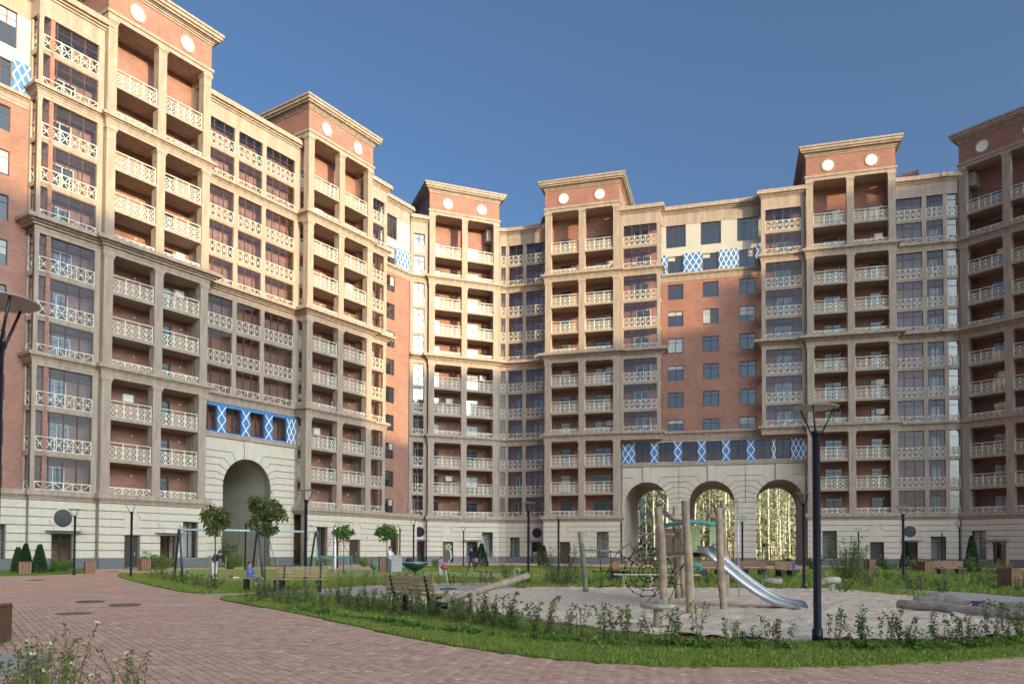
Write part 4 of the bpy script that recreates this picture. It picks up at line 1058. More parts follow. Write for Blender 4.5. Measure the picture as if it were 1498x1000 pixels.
# ------------------------------------------------------------------ benches and planters
def slat_bench(loc, rz, L, label, back=True):
    o = thing('bench', label, 'bench', (loc[0], loc[1], .03), rz)
    for i in range(4): link('seat_slat', MB().box(-L/2, L/2, -.42+i*.105, -.33+i*.105, .43, .465).mesh('seat_slat', 'slat'), o)
    if back:
        for i in range(4):
            z = .52+i*.095; y = .04+i*.028
            link('back_slat', MB().box(-L/2, L/2, y, y+.035, z, z+.075).mesh('back_slat', 'slat'), o)
    for s in (-1, 1):
        x = s*(L/2-.22)
        link('leg', MB().box(x-.05, x+.05, -.40, -.30, 0, .43).mesh('leg', 'black'), o); link('leg', MB().box(x-.05, x+.05, -.06, .03, 0, .43).bar((x, .015, .40), (x, .15, .88), .05).mesh('leg', 'black'), o)
    return o
slat_bench((-2.28, 17.6), pi-.62, 1.5, 'slatted wooden bench turned to the sand, between hedge and seesaw')
slat_bench((-7.3, 26.8), .02, 1.7, 'slatted wooden bench with backrest beside the lamp post at the swings')
slat_bench((-8.9, 27.6), .02, 1.5, 'backless slatted bench where the child in blue sits', False)
def tub_bench(px, D, w, label, rz=0, back=True):
    o = thing('bench', label, 'bench', (xat(px, 830, D), D, .03), rz)
    link('seat', MB().box(-w/2, w/2, -.25, .25, .42, .48).mesh('seat', 'redwood'), o)
    if back:
        link('backrest', MB().box(-w/2, w/2, .22, .27, .55, .92).mesh('backrest', 'redwood'), o)
        for s in (-1, 1): link('back_post', MB().box(s*w*.36-.03, s*w*.36+.03, .271, .32, .1, .9).mesh('back_post', 'black'), o)
    for s in (-1, 1): link('leg', MB().prism_y([(s*w*.3-.14, 0), (s*w*.3+.14, 0), (s*w*.3+.2, .418), (s*w*.3-.2, .418)], -.22, .2).mesh('leg', 'black'), o)
tub_bench(1102, 47, 1.7, 'red-brown bench with tapered black legs behind the slide'); tub_bench(1150, 44, 1.3, 'short red-brown bench beside the lamp post, a stroller behind it', .4)
tub_bench(1390, 50, 1.9, 'long red-brown bench between two lamp posts on the right'); tub_bench(905, 40, .8, 'short red-brown bench seen through the rope net', .9); tub_bench(1040, 46, 1.6, 'red-brown bench behind the slide posts', 0.1)
def planter(x, y, s, h, label, slat='redwood', group=None, rz=.3, n=6):
    o = thing('planter', label, 'planter', (x, y, .0), rz, group)
    link('box', MB().box(-s/2+.03, s/2-.03, -s/2+.03, s/2-.03, .03, h-.05).mesh('box', 'dframe'), o)
    me = cached(('ps', s, h, n, slat), lambda: MB().box(-s/n/2*.74, s/n/2*.74, 0, .03, .03, h).mesh('slat', slat))
    for k in range(4):
        for i in range(n): link('slat', me, o, Matrix.Rotation(k*pi/2, 4, 'Z') @ T((i+.5)*s/n-s/2, -s/2, 0))
    e = MB().box(-s/2, s/2, -s/2, s/2, h-.06, h-.03); link('soil', e.mesh('soil', 'iron'), o)
planter(-8.32, 11.7, .95, .62, 'large dark slatted wooden planter beside the roses', 'brownwood', None, .12, 9)
for px, py, s, h, l in ((36, 840, .6, .75, 'red wooden planter box beside the touching pair of thujas'), (131, 839, .55, .75, 'red wooden planter box at the corner of the tower base'), (211, 834, .65, .8, 'red wooden planter box by the dark wooden door'), (562, 836, .7, 1.05, 'red wooden planter box beside the person in white'),
        (1343, 834, .8, .9, 'red wooden planter box, left of a touching pair'), (1353, 837, .8, .85, 'red wooden planter box, right of a touching pair'), (1467, 836, .7, 1.0, 'red wooden planter box by the glazed door on the far right'), (1272, 833, .7, .9, 'red wooden planter box behind the bare-branched shrub')):
    x, y = G(px, py); planter(x, y, s, h, l, 'redwood', None, random.uniform(.2, .9), 4)
x, y = G(1477, 860); planter(x, y, .62, .85, 'slatted red wooden litter bin on the right lawn', 'redwood', None, .4, 6)
# ------------------------------------------------------------------ slide tower
def P3(px, py, D): return Vector((xat(px, py, D), D, zat(px, py, D)))
pt = thing('play_tower', 'robinia play tower with pale green panels and teal top rails in the sand', 'play tower', (4.6, 19.6, .05))
OFF = Vector((4.6, 19.6, .05))
def post(par, a, b, r0, r1, mname='wood', name='post', off=OFF, n=12):
    a = Vector(a)-off; b = Vector(b)-off; pts = []; rs = []
    for i in range(9):
        t = i/8; p = a.lerp(b, t); p += Vector((sin(t*7+a.x*3)*.014, cos(t*5+a.y)*.014, 0)); pts.append(p); rs.append((r0+(r1-r0)*t)*(1+.07*sin(t*17+a.x*5)))
    return link(name, MB().tube(pts, rs, n).mesh(name, mname, True), par)
def base(px, py): x, y = G(px, py, .05); return Vector((x, y, -.05))
posts = [((973, 890), (964, 741), 20.4, .105), ((1011, 898), (1003, 732), 18.8, .098), ((1059, 893), (1050, 742), 19.5, .092), ((1063, 876), (1057, 731), 22.6, .09), ((991, 877), (987, 740), 22.4, .09), ((1000, 874), (994, 755), 23.4, .09)]
for (b_, t_, D, r) in posts:
    x, y = G(*b_, .05); top = P3(t_[0], t_[1], y); post(pt, (x, y, -.03), top, r, r*.9)
def seg(par, name, mname, pts, r, off=OFF, n=8): return link(name, MB().tube([Vector(p)-off for p in pts], r, n).mesh(name, mname, True), par)
seg(pt, 'top_rail', 'teal', [P3(967, 769, 20.2), P3(985, 766, 20.0), P3(1003, 763, 19.4)], .055); seg(pt, 'top_rail', 'teal', [P3(1008, 762, 19.0), P3(1030, 764, 19.3), P3(1054, 768, 19.6)], .06)
seg(pt, 'top_rail', 'teal', [P3(990, 764, 22.3), P3(1024, 764, 22.5), P3(1060, 766, 22.6)], .05)
for k in range(7):                                       # pale green wall boards either side of the slide mouth
    a, b_ = (1011+3.4*k, 1014+3.4*k) if k < 4 else (1038+3.9*(k-4), 1041.6+3.9*(k-4))
    D = 19.9; x0, x1 = xat(a, 780, D), xat(b_, 780, D); z1 = zat(a, 768, D); z0 = zat(a, 826 if k < 4 else 797, D)
    link('board', MB().box(x0-4.6, x1-4.6, D-19.6, D-19.6+.04, z0, z1-.05).mesh('board', 'ltgreen'), pt)
link('deck', MB().box(4.15-4.6, 5.5-4.6, .3, 2.9, 1.30, 1.40).mesh('deck', 'wood'), pt)
for k in range(5): link('board', MB().box(4.2-4.6+.27*k, 4.44-4.6+.27*k, 2.95, 3.0, 1.4, 2.1).mesh('board', 'brownwood'), pt)
link('crossbeam', MB().bar(P3(979, 809, 19.9)-OFF, P3(1008, 809, 18.75)-OFF, .09, .07).mesh('crossbeam', 'wood'), pt)
seg(pt, 'branch', 'wood', [P3(972, 749, 20.5), P3(985, 758, 20.0), P3(999, 757, 20.3)], .075); seg(pt, 'branch', 'wood', [P3(1036, 753, 19.5), P3(1052, 757, 19.6)], .075)
seg(pt, 'pole', 'galv', [(xat(1081, 878, 24), 24, .02), P3(1079, 731, 24)], .022); seg(pt, 'pole_arm', 'galv', [P3(1079, 731, 24), P3(1060, 748, 22.6)], .022)
seg(pt, 'handle', 'teal', [P3(1012, 825, 19.4), P3(1024, 826, 19.6), P3(1023, 835, 19.6)], .07)
# slide: curved trough with raised sides
sl = thing('slide', 'stainless steel slide with grey bed leading down to the sand', 'slide', (5.2, 19.5, 0))
c = [(1020, 798.5), (1025, 798.5), (1031, 801), (1040, 809), (1060, 826), (1080, 842.5), (1100, 857), (1120, 869), (1136, 876), (1152, 879), (1163, 881), (1169, 886), (1172, 893)]
cp = [P3(q[0], q[1], 19.7-.95*i/(len(c)-1)) for i, q in enumerate(c)]; SO = Vector((5.2, 19.5, 0)); wdir = Vector((.42, .60, 0))
pts = []
for i in range(len(cp)-1):
    a0, a1, a2, a3 = cp[max(i-1, 0)], cp[i], cp[i+1], cp[min(i+2, len(cp)-1)]
    for j in range(4):
        t = j/4; pts.append(.5*((2*a1)+(a2-a0)*t+(2*a0-5*a1+4*a2-a3)*t*t+(3*a1-a0-3*a2+a3)*t**3))
pts.append(cp[-1])
bed_, sides, rim = MB(), [MB(), MB()], [MB(), MB()]
n = len(pts)
for i in range(n-1):
    a, b_ = pts[i]-SO, pts[i+1]-SO; dn = Vector((0, 0, -.11)); 
    bed_.add([a+dn*.9, b_+dn*.9, b_+dn*.9+wdir, a+dn*.9+wdir, a+dn*1.05, b_+dn*1.05, b_+dn*1.05+wdir, a+dn*1.05+wdir], [(3, 2, 1, 0), (4, 5, 6, 7)])
    for s in (0, 1):
        o_ = wdir*s; t = wdir.normalized()*(.012 if s else -.012); lo = Vector((0, 0, -.17))
        q = [a+o_, b_+o_, b_+o_+lo, a+o_+lo]; q2 = [v+t for v in q]
        sides[s].add(q+q2, [(0, 1, 2, 3), (7, 6, 5, 4), (0, 4, 5, 1), (3, 2, 6, 7)])
for s in (0, 1):
    rim[s].tube([p-SO+wdir*s for p in pts], .02, 8)
    link('side_panel', sides[s].mesh('side_panel', 'steel', True), sl); link('rim', rim[s].mesh('rim', 'steel', True), sl)
link('bed', bed_.mesh('bed', 'slidebed', True), sl)
e = pts[-1]-SO
link('foot', MB().add([e+Vector((-.1, 0, 0)), e+Vector((-.1, 0, 0))+wdir, e+wdir+Vector((-.05, 0, -.5)), e+Vector((-.05, 0, -.5)), e+Vector((.02, 0, 0)), e+Vector((.02, 0, 0))+wdir, e+wdir+Vector((.06, 0, -.5)), e+Vector((.06, 0, -.5))],
    [(0, 3, 2, 1), (4, 5, 6, 7), (0, 1, 5, 4), (2, 3, 7, 6), (1, 2, 6, 5), (3, 0, 4, 7)]).mesh('foot', 'steel'), sl)
# rope net
NO = Vector((3.4, 23.5, 0)); rn = thing('rope_net', 'black rope climbing net hung from a bent pipe, beside the play tower', 'climbing net', NO)
x, y = G(858, 868); post(rn, (x, y, -.03), P3(849, 777, y), .10, .085, 'woodgreen', 'post', NO)
pipe = [P3(853, 804, 26.3), P3(880, 805, 25.2), P3(903, 807, 24.3), P3(921, 794, 23.6), P3(942, 780, 22.8), P3(962, 780, 21.8), P3(985, 781, 21.2)]
seg(rn, 'pipe', 'galv', pipe, .032, NO)
rp = MB(); kn = MB()
def rope(*ps, r=.011):
    rp.tube([Vector(p)-NO for p in ps], r, 5, False)
    for p in ps: kn.blob(Vector(p)-NO, .03, .03, .03, 6, 4)
c0 = (948, 837); Dn = 22.2
def C(a, rx, D=Dn): return P3(c0[0]+rx*cos(a), c0[1]-rx*.98*sin(a), D)
for rr in (14, 27, 36): rope(*[C(2*pi*k/14, rr) for k in range(15)])
for k in range(10): rope(*[C(2*pi*k/10, q) for q in (8, 20, 36)], r=.009)
for a, b_ in (((903, 807), (877, 858)), ((893, 806), (897, 855)), ((877, 806), (881, 857)), ((868, 835), (918, 835)), ((930, 800), (915, 830)), ((942, 781), (931, 806)), ((921, 795), (935, 812)), ((905, 808), (925, 822)), ((962, 780), (958, 802)), ((880, 858), (897, 855))): rope(P3(*a, 24.3), P3(*a, 24.3).lerp(P3(*b_, 24), .5), P3(*b_, 24))
for a, b_ in (((965, 866), (1000, 826)), ((976, 888), (998, 828)), ((938, 890), (985, 835)), ((982, 766), (1000, 800)), ((985, 790), (1000, 770)), ((972, 850), (996, 855)), ((1020, 800), (1042, 768)), ((1026, 806), (1044, 776))): rope(P3(*a, 20.3), P3(*a, 20.3).lerp(P3(*b_, 21), .5), P3(*b_, 21))
link('ropes', rp.mesh('ropes', 'rope'), rn); link('knots', kn.mesh('knots', 'rope', True), rn)
# balance beam behind the net
x, y = G(945, 860); bb = thing('balance_beam', 'low plank balance beam on three stumps behind the rope net', 'balance beam', (x, y, .03))
link('plank', MB().box(-1.3, 2.2, -.08, .08, .5, .55).mesh('plank', 'woodgrey'), bb)
for i in range(3): link('stump', MB().tube([(-.9+1.1*i, 0, 0), (-.9+1.1*i, 0, .5)], .09, 10).mesh('stump', 'wood'), bb)
# mushroom table in the hedge
x, y = G(963, 925); mt = thing('stump_table', 'low round wooden stump table half hidden in the hedge', 'table', (x, y, .03)); link('leg', MB().tube([(0, 0, 0), (0, 0, .42)], [.10, .085], 10).mesh('leg', 'woodgrey', True), mt)
link('table_top', MB().lathe([(.30, .42), (.34, .45), (.33, .50), (.05, .51)], 18).mesh('table_top', 'woodgrey'), mt); link('ring', MB().lathe([(.06, .51), (.09, .54), (.05, .57), (.02, .56)], 10).mesh('ring', 'galv'), mt)
# seesaw
SO2 = Vector((-.6, 17.0, .05)); ss = thing('seesaw', 'long log seesaw with one end raised, at the sand edge', 'seesaw', SO2)
post(ss, P3(640, 882, 16.6), P3(773, 841, 17.9), .07, .085, 'wood', 'log', SO2, 14)
for px in (692, 714):
    D = 17.0; post(ss, (xat(px, 880, D), D+(.15 if px > 700 else -.12), -.03), (xat(px, 866, D), D+(.15 if px > 700 else -.12), zat(px, 866, D)), .075, .075, 'wood', 'post', SO2)
seg(ss, 'axle', 'galv', [P3(692, 870, 17), P3(714, 870, 17)], .02, SO2); seg(ss, 'axle', 'galv', [P3(692, 876, 17), P3(714, 876, 17)], .015, SO2)
hp = [P3(756, 842, 17.5), P3(751, 834, 17.5), P3(756, 829.5, 17.5), P3(761, 833, 17.5), P3(759, 839, 17.5)]; seg(ss, 'handle', 'galv', hp, .014, SO2)
seg(ss, 'rubber_stop', 'black', [P3(640, 884, 16.2), P3(655, 886, 16.2)], .07, SO2)
# flower spinner
x, y = G(656, 872); FO = Vector((x, y, 0)); D = y; fs = thing('spinner', 'flower-topped spinner pole with a red ball on a cross foot', 'spinner', FO)
seg(fs, 'stump', 'woodgrey', [(x, y, 0), (x, y, .2)], .07, FO)
fx = MB()
for k in range(4): a = k*pi/2+.4; fx.tube([(0, 0, .27), (.28*cos(a), .28*sin(a), .24)], .03, 6)
link('cross_foot', fx.mesh('cross_foot', 'navy'), fs)
seg(fs, 'pole', 'galv', [(x, y, .2), P3(654, 845, D), P3(652, 833, D), P3(655, 824, D), P3(660, 815, D), P3(659, 806, D), P3(656, 801, D)], .022, FO)
q = P3(650, 829, D)-FO; link('ball', MB().blob(q, .15, .15, .085).mesh('ball', 'red', True), fs)
fl = MB(); q = P3(655.5, 800, D)-FO
for k in range(5): a = k*2*pi/5; fl.blob(q+Vector((.07*cos(a), 0, .07*sin(a))), .055, .03, .055, 8, 5)
link('flower', fl.mesh('flower', 'ltgreen', True), fs)
# bowls
def bowl(px, py, r, h, mname, label, rim_m, depth=.28):
    x, y = G(px, py); o = thing('spinning_bowl', label, 'play bowl', (x, y, .03))
    link('stem', MB().lathe([(.06, 0), (.05, h-depth)], 10).mesh('stem', mname), o)
    link('bowl', MB().lathe([(.05, h-depth), (r*.6, h-depth*.55), (r, h), (r*.93, h), (r*.55, h-depth*.4), (.02, h-depth*.7)], 24).mesh('bowl', mname, True), o)
    link('rim', MB().lathe([(r*.92, h-.01), (r*1.02, h), (r*1.02, h+.03), (r*.93, h+.03)], 24, cap=False).mesh('rim', rim_m), o)
bowl(547, 843, .28, .62, 'green', 'green spinning bowl seat on the turf', 'green'); bowl(607, 845, .80, .80, 'dkgreen', 'wide dark green dish carousel with pale rim on the turf', 'ltblue', .5)
x, y = G(580, 849); ib = thing('notice_board', 'small pale notice board on two legs before the dark green dish', 'notice board', (x, y, 0), .05); link('panel', MB().box(-.22, .22, -.02, .02, .45, 1.2).mesh('panel', 'plaster'), ib); link('hood', MB().box(-.25, .25, -.08, .08, 1.2, 1.26).mesh('hood', 'woodgrey'), ib)
for s in (-1, 1): link('leg', MB().tube([(s*.24, 0, 0), (s*.24, 0, 1.2)], .018, 6).mesh('leg', 'galv'), ib)
for i in range(2): link('notice', MB().box(-.13, .15, -.024, -.021, .78+.17*i, .79+.17*i).mesh('notice', 'dframe'), ib)
x, y = G(713, 849); tb = thing('mushroom_seat', 'small flat-topped stool on the lawn behind the seesaw', 'stool', (x, y, .03)); link('leg', MB().tube([(0, 0, 0), (0, 0, .45)], .05, 8).mesh('leg', 'galv'), tb); link('seat', MB().lathe([(.05, .45), (.32, .47), (.32, .5), (.05, .51)], 16).mesh('seat', 'woodgrey'), tb)
# swing set
A_, B_ = Vector((-17.3, 40, 2.53)), Vector((-11.2, 44, 2.53)); SW = Vector((-14.3, 42, 0)); sw = thing('swing_set', 'dark blue swing set with pale top bar on the turf', 'swing set', SW)
seg(sw, 'top_bar', 'ltblue', [A_, B_], .06, SW, 12); ax = (B_-A_).normalized(); nx = Vector((ax.y, -ax.x, 0)); 
for t in (0.0, .55, 1.0):
    p = A_.lerp(B_, t)
    for s in (-1, 1): seg(sw, 'leg', 'navy', [p+nx*s*.06+Vector((0, 0, .0)), p+nx*s*.22+Vector((0, 0, -.28)), Vector((p.x, p.y, 0))+nx*s*1.15], .06, SW, 10)
def hang(t0, t1, zz, seat, r):
    a, b_ = A_.lerp(B_, t0), A_.lerp(B_, t1); c_ = a.lerp(b_, .5); c_.z = zz
    h = r
    for p in (a, b_): seg(sw, 'chain', 'rope', [p, c_+(p-c_).normalized()*Vector((1, 1, 0)).length*0+Vector(((p.x-c_.x)*.55, (p.y-c_.y)*.55, 0))], .014, SW, 5)
    link(seat, MB().lathe([(h*.9, -.05), (h, 0), (h*.9, .05), (.02, .03)], 18, c_-SW).mesh(seat, 'black'), sw)
hang(.62, .95, .55, 'nest_seat', .55); hang(.28, .42, .52, 'seat', .24)
# rope pyramid
x, y = xat(490, 800, 50), 50; ry = thing('rope_pyramid', 'galvanised mast with ropes and green frame, left of the ball tree', 'climbing frame', (x, y, 0)); link('mast', MB().lathe([(.16, 0), (.13, .3), (.13, 2.95), (.08, 3.1), (.02, 3.12)], 14).mesh('mast', 'galv', True), ry)
fr = MB(); fr.tube([(-1.15, .2, 1.1), (1.1, .2, 1.1)], .035, 6); fr.tube([(-1.1, -.7, 1.05), (1.05, -.7, 1.05)], .035, 6)
for s in (-1.1, 1.05): fr.tube([(s, -.7, 1.05), (s, .2, 1.1)], .035, 6); fr.tube([(s, -.7, 1.05), (s*1.05, -.9, 0)], .035, 6); fr.tube([(s, .2, 1.1), (s, .4, 0)], .035, 6)
fr.tube([(-1.1, -.2, 1.0), (-.3, -.2, .1)], .05, 6); link('frame', fr.mesh('frame', 'teal'), ry)
rp2 = MB()
for s in (-1, 1):
    for k in (.5, 1.0): rp2.tube([(0, 0, 3.0), (s*k*1.05, -.4, 1.1)], .018, 5)
rp2.tube([(-.55, -.2, 2.0), (.55, -.2, 2.0)], .014, 5); link('ropes', rp2.mesh('ropes', 'red'), ry)
# spring riders
def rider(px, py, label, L=.62, rz=.1, spring=True):
    x, y = G(px, py); o = thing('spring_rider', label, 'spring rider', (x, y, .04), rz)
    if spring:
        s = MB(); s.tube([(.11*cos(t*.55), .11*sin(t*.55), .03+.27*t/46) for t in range(47)], .018, 6); link('spring', s.mesh('spring', 'galv', True), o)
    z = .44 if spring else .2
    link('log_body', MB().tube([(-L/2, 0, z), (0, .0, z+.01), (L/2, 0, z)], [.12, .125, .115], 12).mesh('log_body', 'woodgrey', True), o); link('head', MB().box(-L/2-.09, -L/2+.02, -.09, .09, z-.13, z+.06).mesh('head', 'slat'), o)
    link('handle', MB().tube([(-L/2+.12, -.08, z+.1), (-L/2+.10, -.09, z+.26), (-L/2+.11, .0, z+.31), (-L/2+.10, .09, z+.26), (-L/2+.12, .08, z+.1)], .014, 6).mesh('handle', 'galv', True), o)
rider(1216, 868, 'log spring rider with a curved handle at the sand edge'); rider(1130, 858, 'low log rider lying on the lawn behind the slide', .75, -.1, False)
# fallen logs
def logg(a, b_, r, label):
    p, q = Vector((*G(*a), 0)), Vector((*G(*b_), 0)); c_ = p.lerp(q, .5); o = thing('log', label, 'log', (c_.x, c_.y, .05)); m = MB(); pts = []; rs = []
    for i in range(15):
        t = i/14; v = p.lerp(q, t)-c_; v.z = r*.9+.03*sin(t*9); v += Vector((-(q-p).y, (q-p).x, 0)).normalized()*.12*sin(t*5); pts.append(v); rs.append(r*(1+.12*sin(t*8+a[0])))
    link('trunk', m.tube(pts, rs, 16).mesh('trunk', 'woodgrey', True), o); return o
logg((1316, 893.5), (1560, 917), .125, 'long debarked log in the sand, nearer of two'); logg((1338, 886), (1560, 901), .12, 'long debarked log in the sand, farther of two')
x, y = G(1428, 900); bg_ = thing('bag', 'dark purple cloth bag lying on the logs', 'bag', (x, y, .24), .5); link('body', MB().prism_y([(-.11, 0), (.09, 0), (.11, .08), (.02, .11), (-.08, .05)], -.12, .12).mesh('body', 'purple'), bg_); link('strap', MB().tube([(-.18, 0, .05), (-.3, 0, .0), (-.34, 0, -.1)], .02, 6).mesh('strap', 'pink'), bg_)
# gate fence behind the arches
for i, xc in enumerate((7.5, 14.95, 22.4)):
    fn = thing('fence', 'black metal bar fence closing the %s arch' % ('left', 'middle', 'right')[i], 'fence', (8.23, 91.36, 0), radians(-16.19), 'fences in the arches')
    me = cached('fbar', lambda: MB().box(-.02, .02, -.02, .02, 0, 2.1).mesh('bar', 'black'))
    for k in range(11): link('bar', me, fn, T(xc-2.5+.5*k, 14.6, 0))
    for z in (.2, 1.95): link('rail', MB().box(xc-2.55, xc+2.55, 14.57, 14.63, z, z+.05).mesh('rail', 'black'), fn)
# entrance steps and handrails
def steps(px, py, ang, label, n=5):
    x, y = G(px, py); o = thing('entrance_steps', label, 'steps', (x, y, 0), ang)
    for i in range(n): link('step', MB().box(-.9+.3*i, 1.5, -1.0, .6, .16*i, .16*(i+1)-.004).mesh('step', 'plinth'), o)
    r = MB()
    for yy in (-.95, .5):
        for i in range(4): r.tube([(-.8+.36*i, yy, .1+.17*i), (-.8+.36*i, yy, 1.05+.19*i)], .02, 6)
        for h in (.5, .75, 1.0): r.tube([(-.9, yy, h), (.5, yy, h+.75), (1.5, yy, h+.78)], .02, 6)
    link('handrail', r.mesh('handrail', 'galv'), o)
steps(287, 826, radians(56.7+180), 'granite entrance steps with steel handrails left of the archway'); steps(716, 823, radians(21+180), 'granite entrance steps with handrails behind the walking man', 4); steps(1440, 829, radians(-52.7+180), 'granite entrance steps with handrails by the slim tall thuja', 4); steps(882, 823, radians(-16+180), 'granite entrance steps beside the first arch', 4)
# ------------------------------------------------------------------ people
def person(name, label, loc, rz, J, bones, mats, extra=None, s=1.0):
    """J: joint -> (x,y,z,r); bones: (a,b,material index); one continuous skinned body"""
    names = list(J); ix = {n: i for i, n in enumerate(names)}
    me = bpy.data.meshes.new('body'); me.from_pydata([J[n][:3] for n in names], [(ix[a], ix[b]) for a, b, _ in bones], [])
    o = bpy.data.objects.new('tmp', me); COL.objects.link(o); sk = o.modifiers.new('s', 'SKIN'); sk.use_smooth_shade = True
    for i, n in enumerate(names):
        v = me.skin_vertices[0].data[i]; r = J[n][3]; v.radius = (r, r) if not isinstance(r, tuple) else r; v.use_root = (n == 'pelvis')
    o.modifiers.new('b', 'SUBSURF').levels = 1
    dg = bpy.context.evaluated_depsgraph_get(); dg.update(); m2 = bpy.data.meshes.new_from_object(o.evaluated_get(dg)); m2.name = 'body'
    bpy.data.objects.remove(o)
    m2.materials.clear()
    for m in mats: m2.materials.append(M[m])
    B_ = [(Vector(J[a][:3]), Vector(J[b][:3]), k) for a, b, k in bones]
    for p in m2.polygons:
        c_ = p.center; best = 9; bi = 0
        for a, b, k in B_:
            d = b-a; t = max(0, min(1, (c_-a).dot(d)/max(1e-9, d.length_squared))); l = (a+d*t-c_).length
            if l < best: best = l; bi = k
        p.material_index = bi; p.use_smooth = True
    t = thing(name, label, 'person', loc, rz); t.scale = (s, s, s); link('body', m2, t)
    if extra: extra(t)
    return t
def stand(arm_l, arm_r, legs=.18, bend=0.0):
    J = {'pelvis': (0, 0, .92, .15), 'belly': (0, -.02-bend*.1, 1.1, .145), 'chest': (0, -.02-bend*.3, 1.32-bend*.15, .165), 'neck': (0, -.03-bend*.42, 1.48-bend*.25, .062), 'head': (0, -.05-bend*.5, 1.60-bend*.28, .098), 'crown': (0, -.04-bend*.52, 1.70-bend*.28, .085)}
    Bn = [('pelvis', 'belly', 0), ('belly', 'chest', 0), ('chest', 'neck', 0), ('neck', 'head', 2), ('head', 'crown', 2)]
    for s, n, (e, h) in ((-1, 'l', arm_l), (1, 'r', arm_r)):
        J['hip'+n] = (s*.10, 0, .86, .10); J['knee'+n] = (s*.11, s*legs*.5-.03, .48, .068); J['ank'+n] = (s*.11, s*legs, .09, .045); J['toe'+n] = (s*.12, s*legs-.17, .035, .035)
        J['sh'+n] = (s*.19, -.02-bend*.3, 1.40-bend*.17, .075); J['el'+n] = (s*e[0], e[1], e[2], .052); J['wr'+n] = (s*h[0], h[1], h[2], .036); d = (Vector(J['wr'+n][:3])-Vector(J['el'+n][:3])).normalized()
        pm_ = Vector(J['wr'+n][:3])+d*.07; J['pa'+n] = (*pm_, .034)
        Bn += [('pelvis', 'hip'+n, 1), ('hip'+n, 'knee'+n, 1), ('knee'+n, 'ank'+n, 1), ('ank'+n, 'toe'+n, 3), ('chest', 'sh'+n, 0), ('sh'+n, 'el'+n, 0), ('el'+n, 'wr'+n, 0), ('wr'+n, 'pa'+n, 2)]
        up = Vector((1, 0, 0))
        for k in range(4):
            f = pm_+d*(.07+.012*(k in (1, 2)))+up*(k-1.5)*.018; J['f%d%s' % (k, n)] = (*f, .009); Bn.append(('pa'+n, 'f%d%s' % (k, n), 2))
        f = Vector(J['wr'+n][:3])+d*.06+Vector((-s*.05, -.03, 0)); J['th'+n] = (*f, .010); Bn.append(('pa'+n, 'th'+n, 2))
    return J, Bn
def hair(t, J, long=False):
    h = Vector(J['crown'][:3]); m = MB(); m.blob(h+Vector((0, .03, -.02)), .105, .11, .085); 
    if long: m.blob(h+Vector((0, .08, -.12)), .09, .06, .14)
    link('hair', m.mesh('hair', 'hair', True), t)
    hd = Vector(J['head'][:3]); f = MB(); f.blob(hd+Vector((0, -.105, .0)), .016, .025, .025, 6, 4)
    link('nose', f.mesh('nose', 'skin', True), t)
J, Bn = stand(((.24), -.05, 1.12) and ((.26, -.02, 1.12), (.22, -.22, 1.25)), ((.26, .05, 1.12), (.25, -.02, .86)), .22)
x, y = G(690, 835); person('person', 'person in dark navy jacket and trousers walking across the lawn', (x, y, .03), -.9, J, Bn, ['navycloth', 'navycloth', 'skin', 'black'], lambda t: hair(t, J), .98)
x, y = G(696, 833); bl_ = thing('toy_bag', 'pink round bag carried by the walking man', 'bag', (x, y+.1, .55)); link('body', MB().blob((0, 0, .2), .17, .15, .2).mesh('body', 'pink', True), bl_); link('loop', MB().tube([(-.05, 0, .38), (0, 0, .5), (.05, 0, .38)], .012, 6).mesh('loop', 'pink'), bl_)
J2, Bn2 = stand(((.25, -.15, 1.15), (.18, -.38, 1.1)), ((.25, -.15, 1.15), (.18, -.38, 1.08)), .1)
x, y = G(570, 840); person('person', 'person in white jacket and grey trousers by the notice board', (x, y, .03), 1.1, J2, Bn2, ['whitecloth', 'greycloth', 'skin', 'black'], lambda t: hair(t, J2), .97)
J3, Bn3 = stand(((.27, -.35, 1.02), (.24, -.52, .80)), ((.27, -.35, 1.02), (.24, -.5, .82)), .08, 1.0)
x, y = G(313, 847); person('person', 'person in dark jacket and white trousers bending forward behind the staked maple', (x, y, .04), .9, J3, Bn3, ['navycloth', 'whitecloth', 'skin', 'whitecloth'], lambda t: hair(t, J3, True), .95)
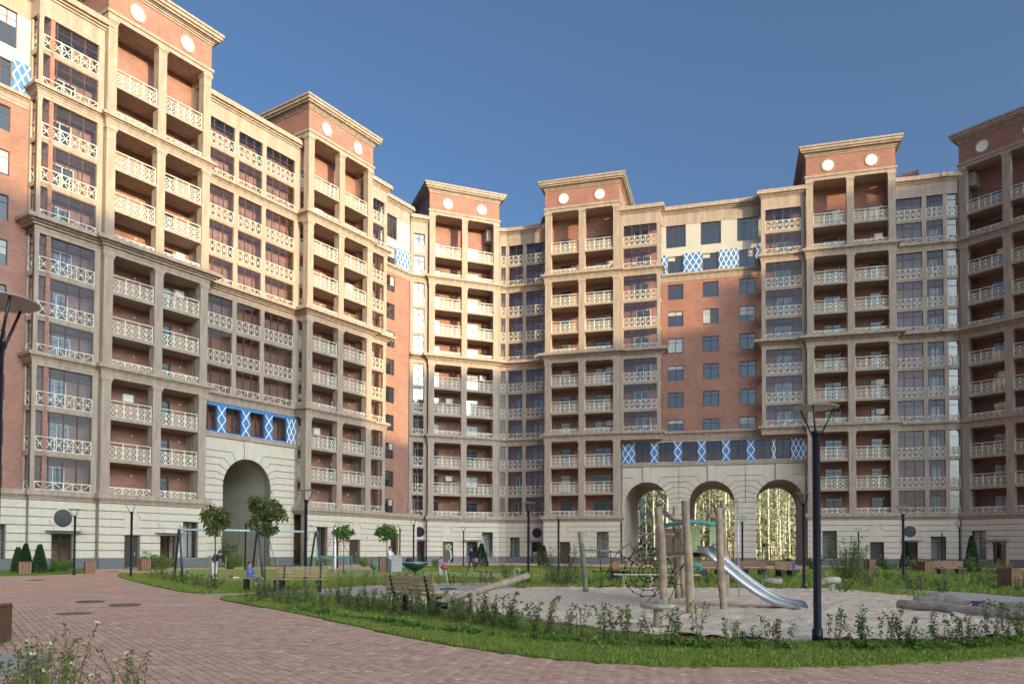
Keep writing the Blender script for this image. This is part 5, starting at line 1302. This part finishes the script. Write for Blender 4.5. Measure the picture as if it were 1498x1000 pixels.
J4, Bn4 = stand(((.24, -.05, 1.12), (.3, -.15, .95)), ((.24, -.05, 1.12), (.3, -.12, .95)), .1)
x, y = G(645, 841); person('person', 'small child in pink top and pale leggings on the lawn', (x, y, .03), .3, J4, Bn4, ['pink', 'whitecloth', 'skin', 'white'], lambda t: hair(t, J4), .62)
# seated child
J5, _ = stand(((.24, -.15, 1.1), (.16, -.3, 1.02)), ((.24, -.15, 1.1), (.16, -.3, 1.02)), .0); Bn5 = _
for n, s in (('l', -1), ('r', 1)):
    J5['hip'+n] = (s*.11, -.04, .88, .10); J5['knee'+n] = (s*.13, -.42, .90, .07); J5['ank'+n] = (s*.13, -.46, .50, .045); J5['toe'+n] = (s*.13, -.62, .46, .035)
person('person', 'small child in blue and white clothes sitting on the backless bench', (-9.35, 27.45, -.02), 1.3, J5, Bn5, ['bluecloth', 'bluecloth', 'skin', 'white'], lambda t: hair(t, J5), .62)
def stroller(px, py, label, rz):
    x, y = G(px, py); o = thing('stroller', label, 'stroller', (x, y, .03), rz)
    link('seat', MB().prism_y([(-.3, .35), (.25, .35), (.38, .8), (-.05, .6), (-.32, .62)], -.22, .22).mesh('seat', 'bluecloth'), o); link('hood', MB().blob((.2, 0, .78), .26, .23, .24).mesh('hood', 'navycloth', True), o)
    link('frame', MB().tube([(-.35, 0, .2), (.1, 0, .4), (.45, 0, 1.0), (.55, 0, 1.02)], .018, 6).mesh('frame', 'black'), o)
    for (a, b_) in ((-.35, -.22), (-.35, .22), (.3, -.24), (.3, .24)): link('wheel', MB().disc_y(a, .13, .13, b_-.02, b_+.02, 16, .09).mesh('wheel', 'black'), o)
stroller(594, 839, 'stroller with dark hood beside the person in white', .2); stroller(1158, 838, 'stroller with dark hood behind the short red-brown bench', 2.6)
x, y = G(338, 846); bl_ = thing('toy', 'small red and white toy lying on the turf', 'toy', (x, y, .045), .3); link('body', MB().blob((0, 0, .1), .12, .1, .1).mesh('body', 'red', True), bl_); link('tail', MB().box(.1, .4, -.05, .05, .0, .05).mesh('tail', 'white'), bl_)
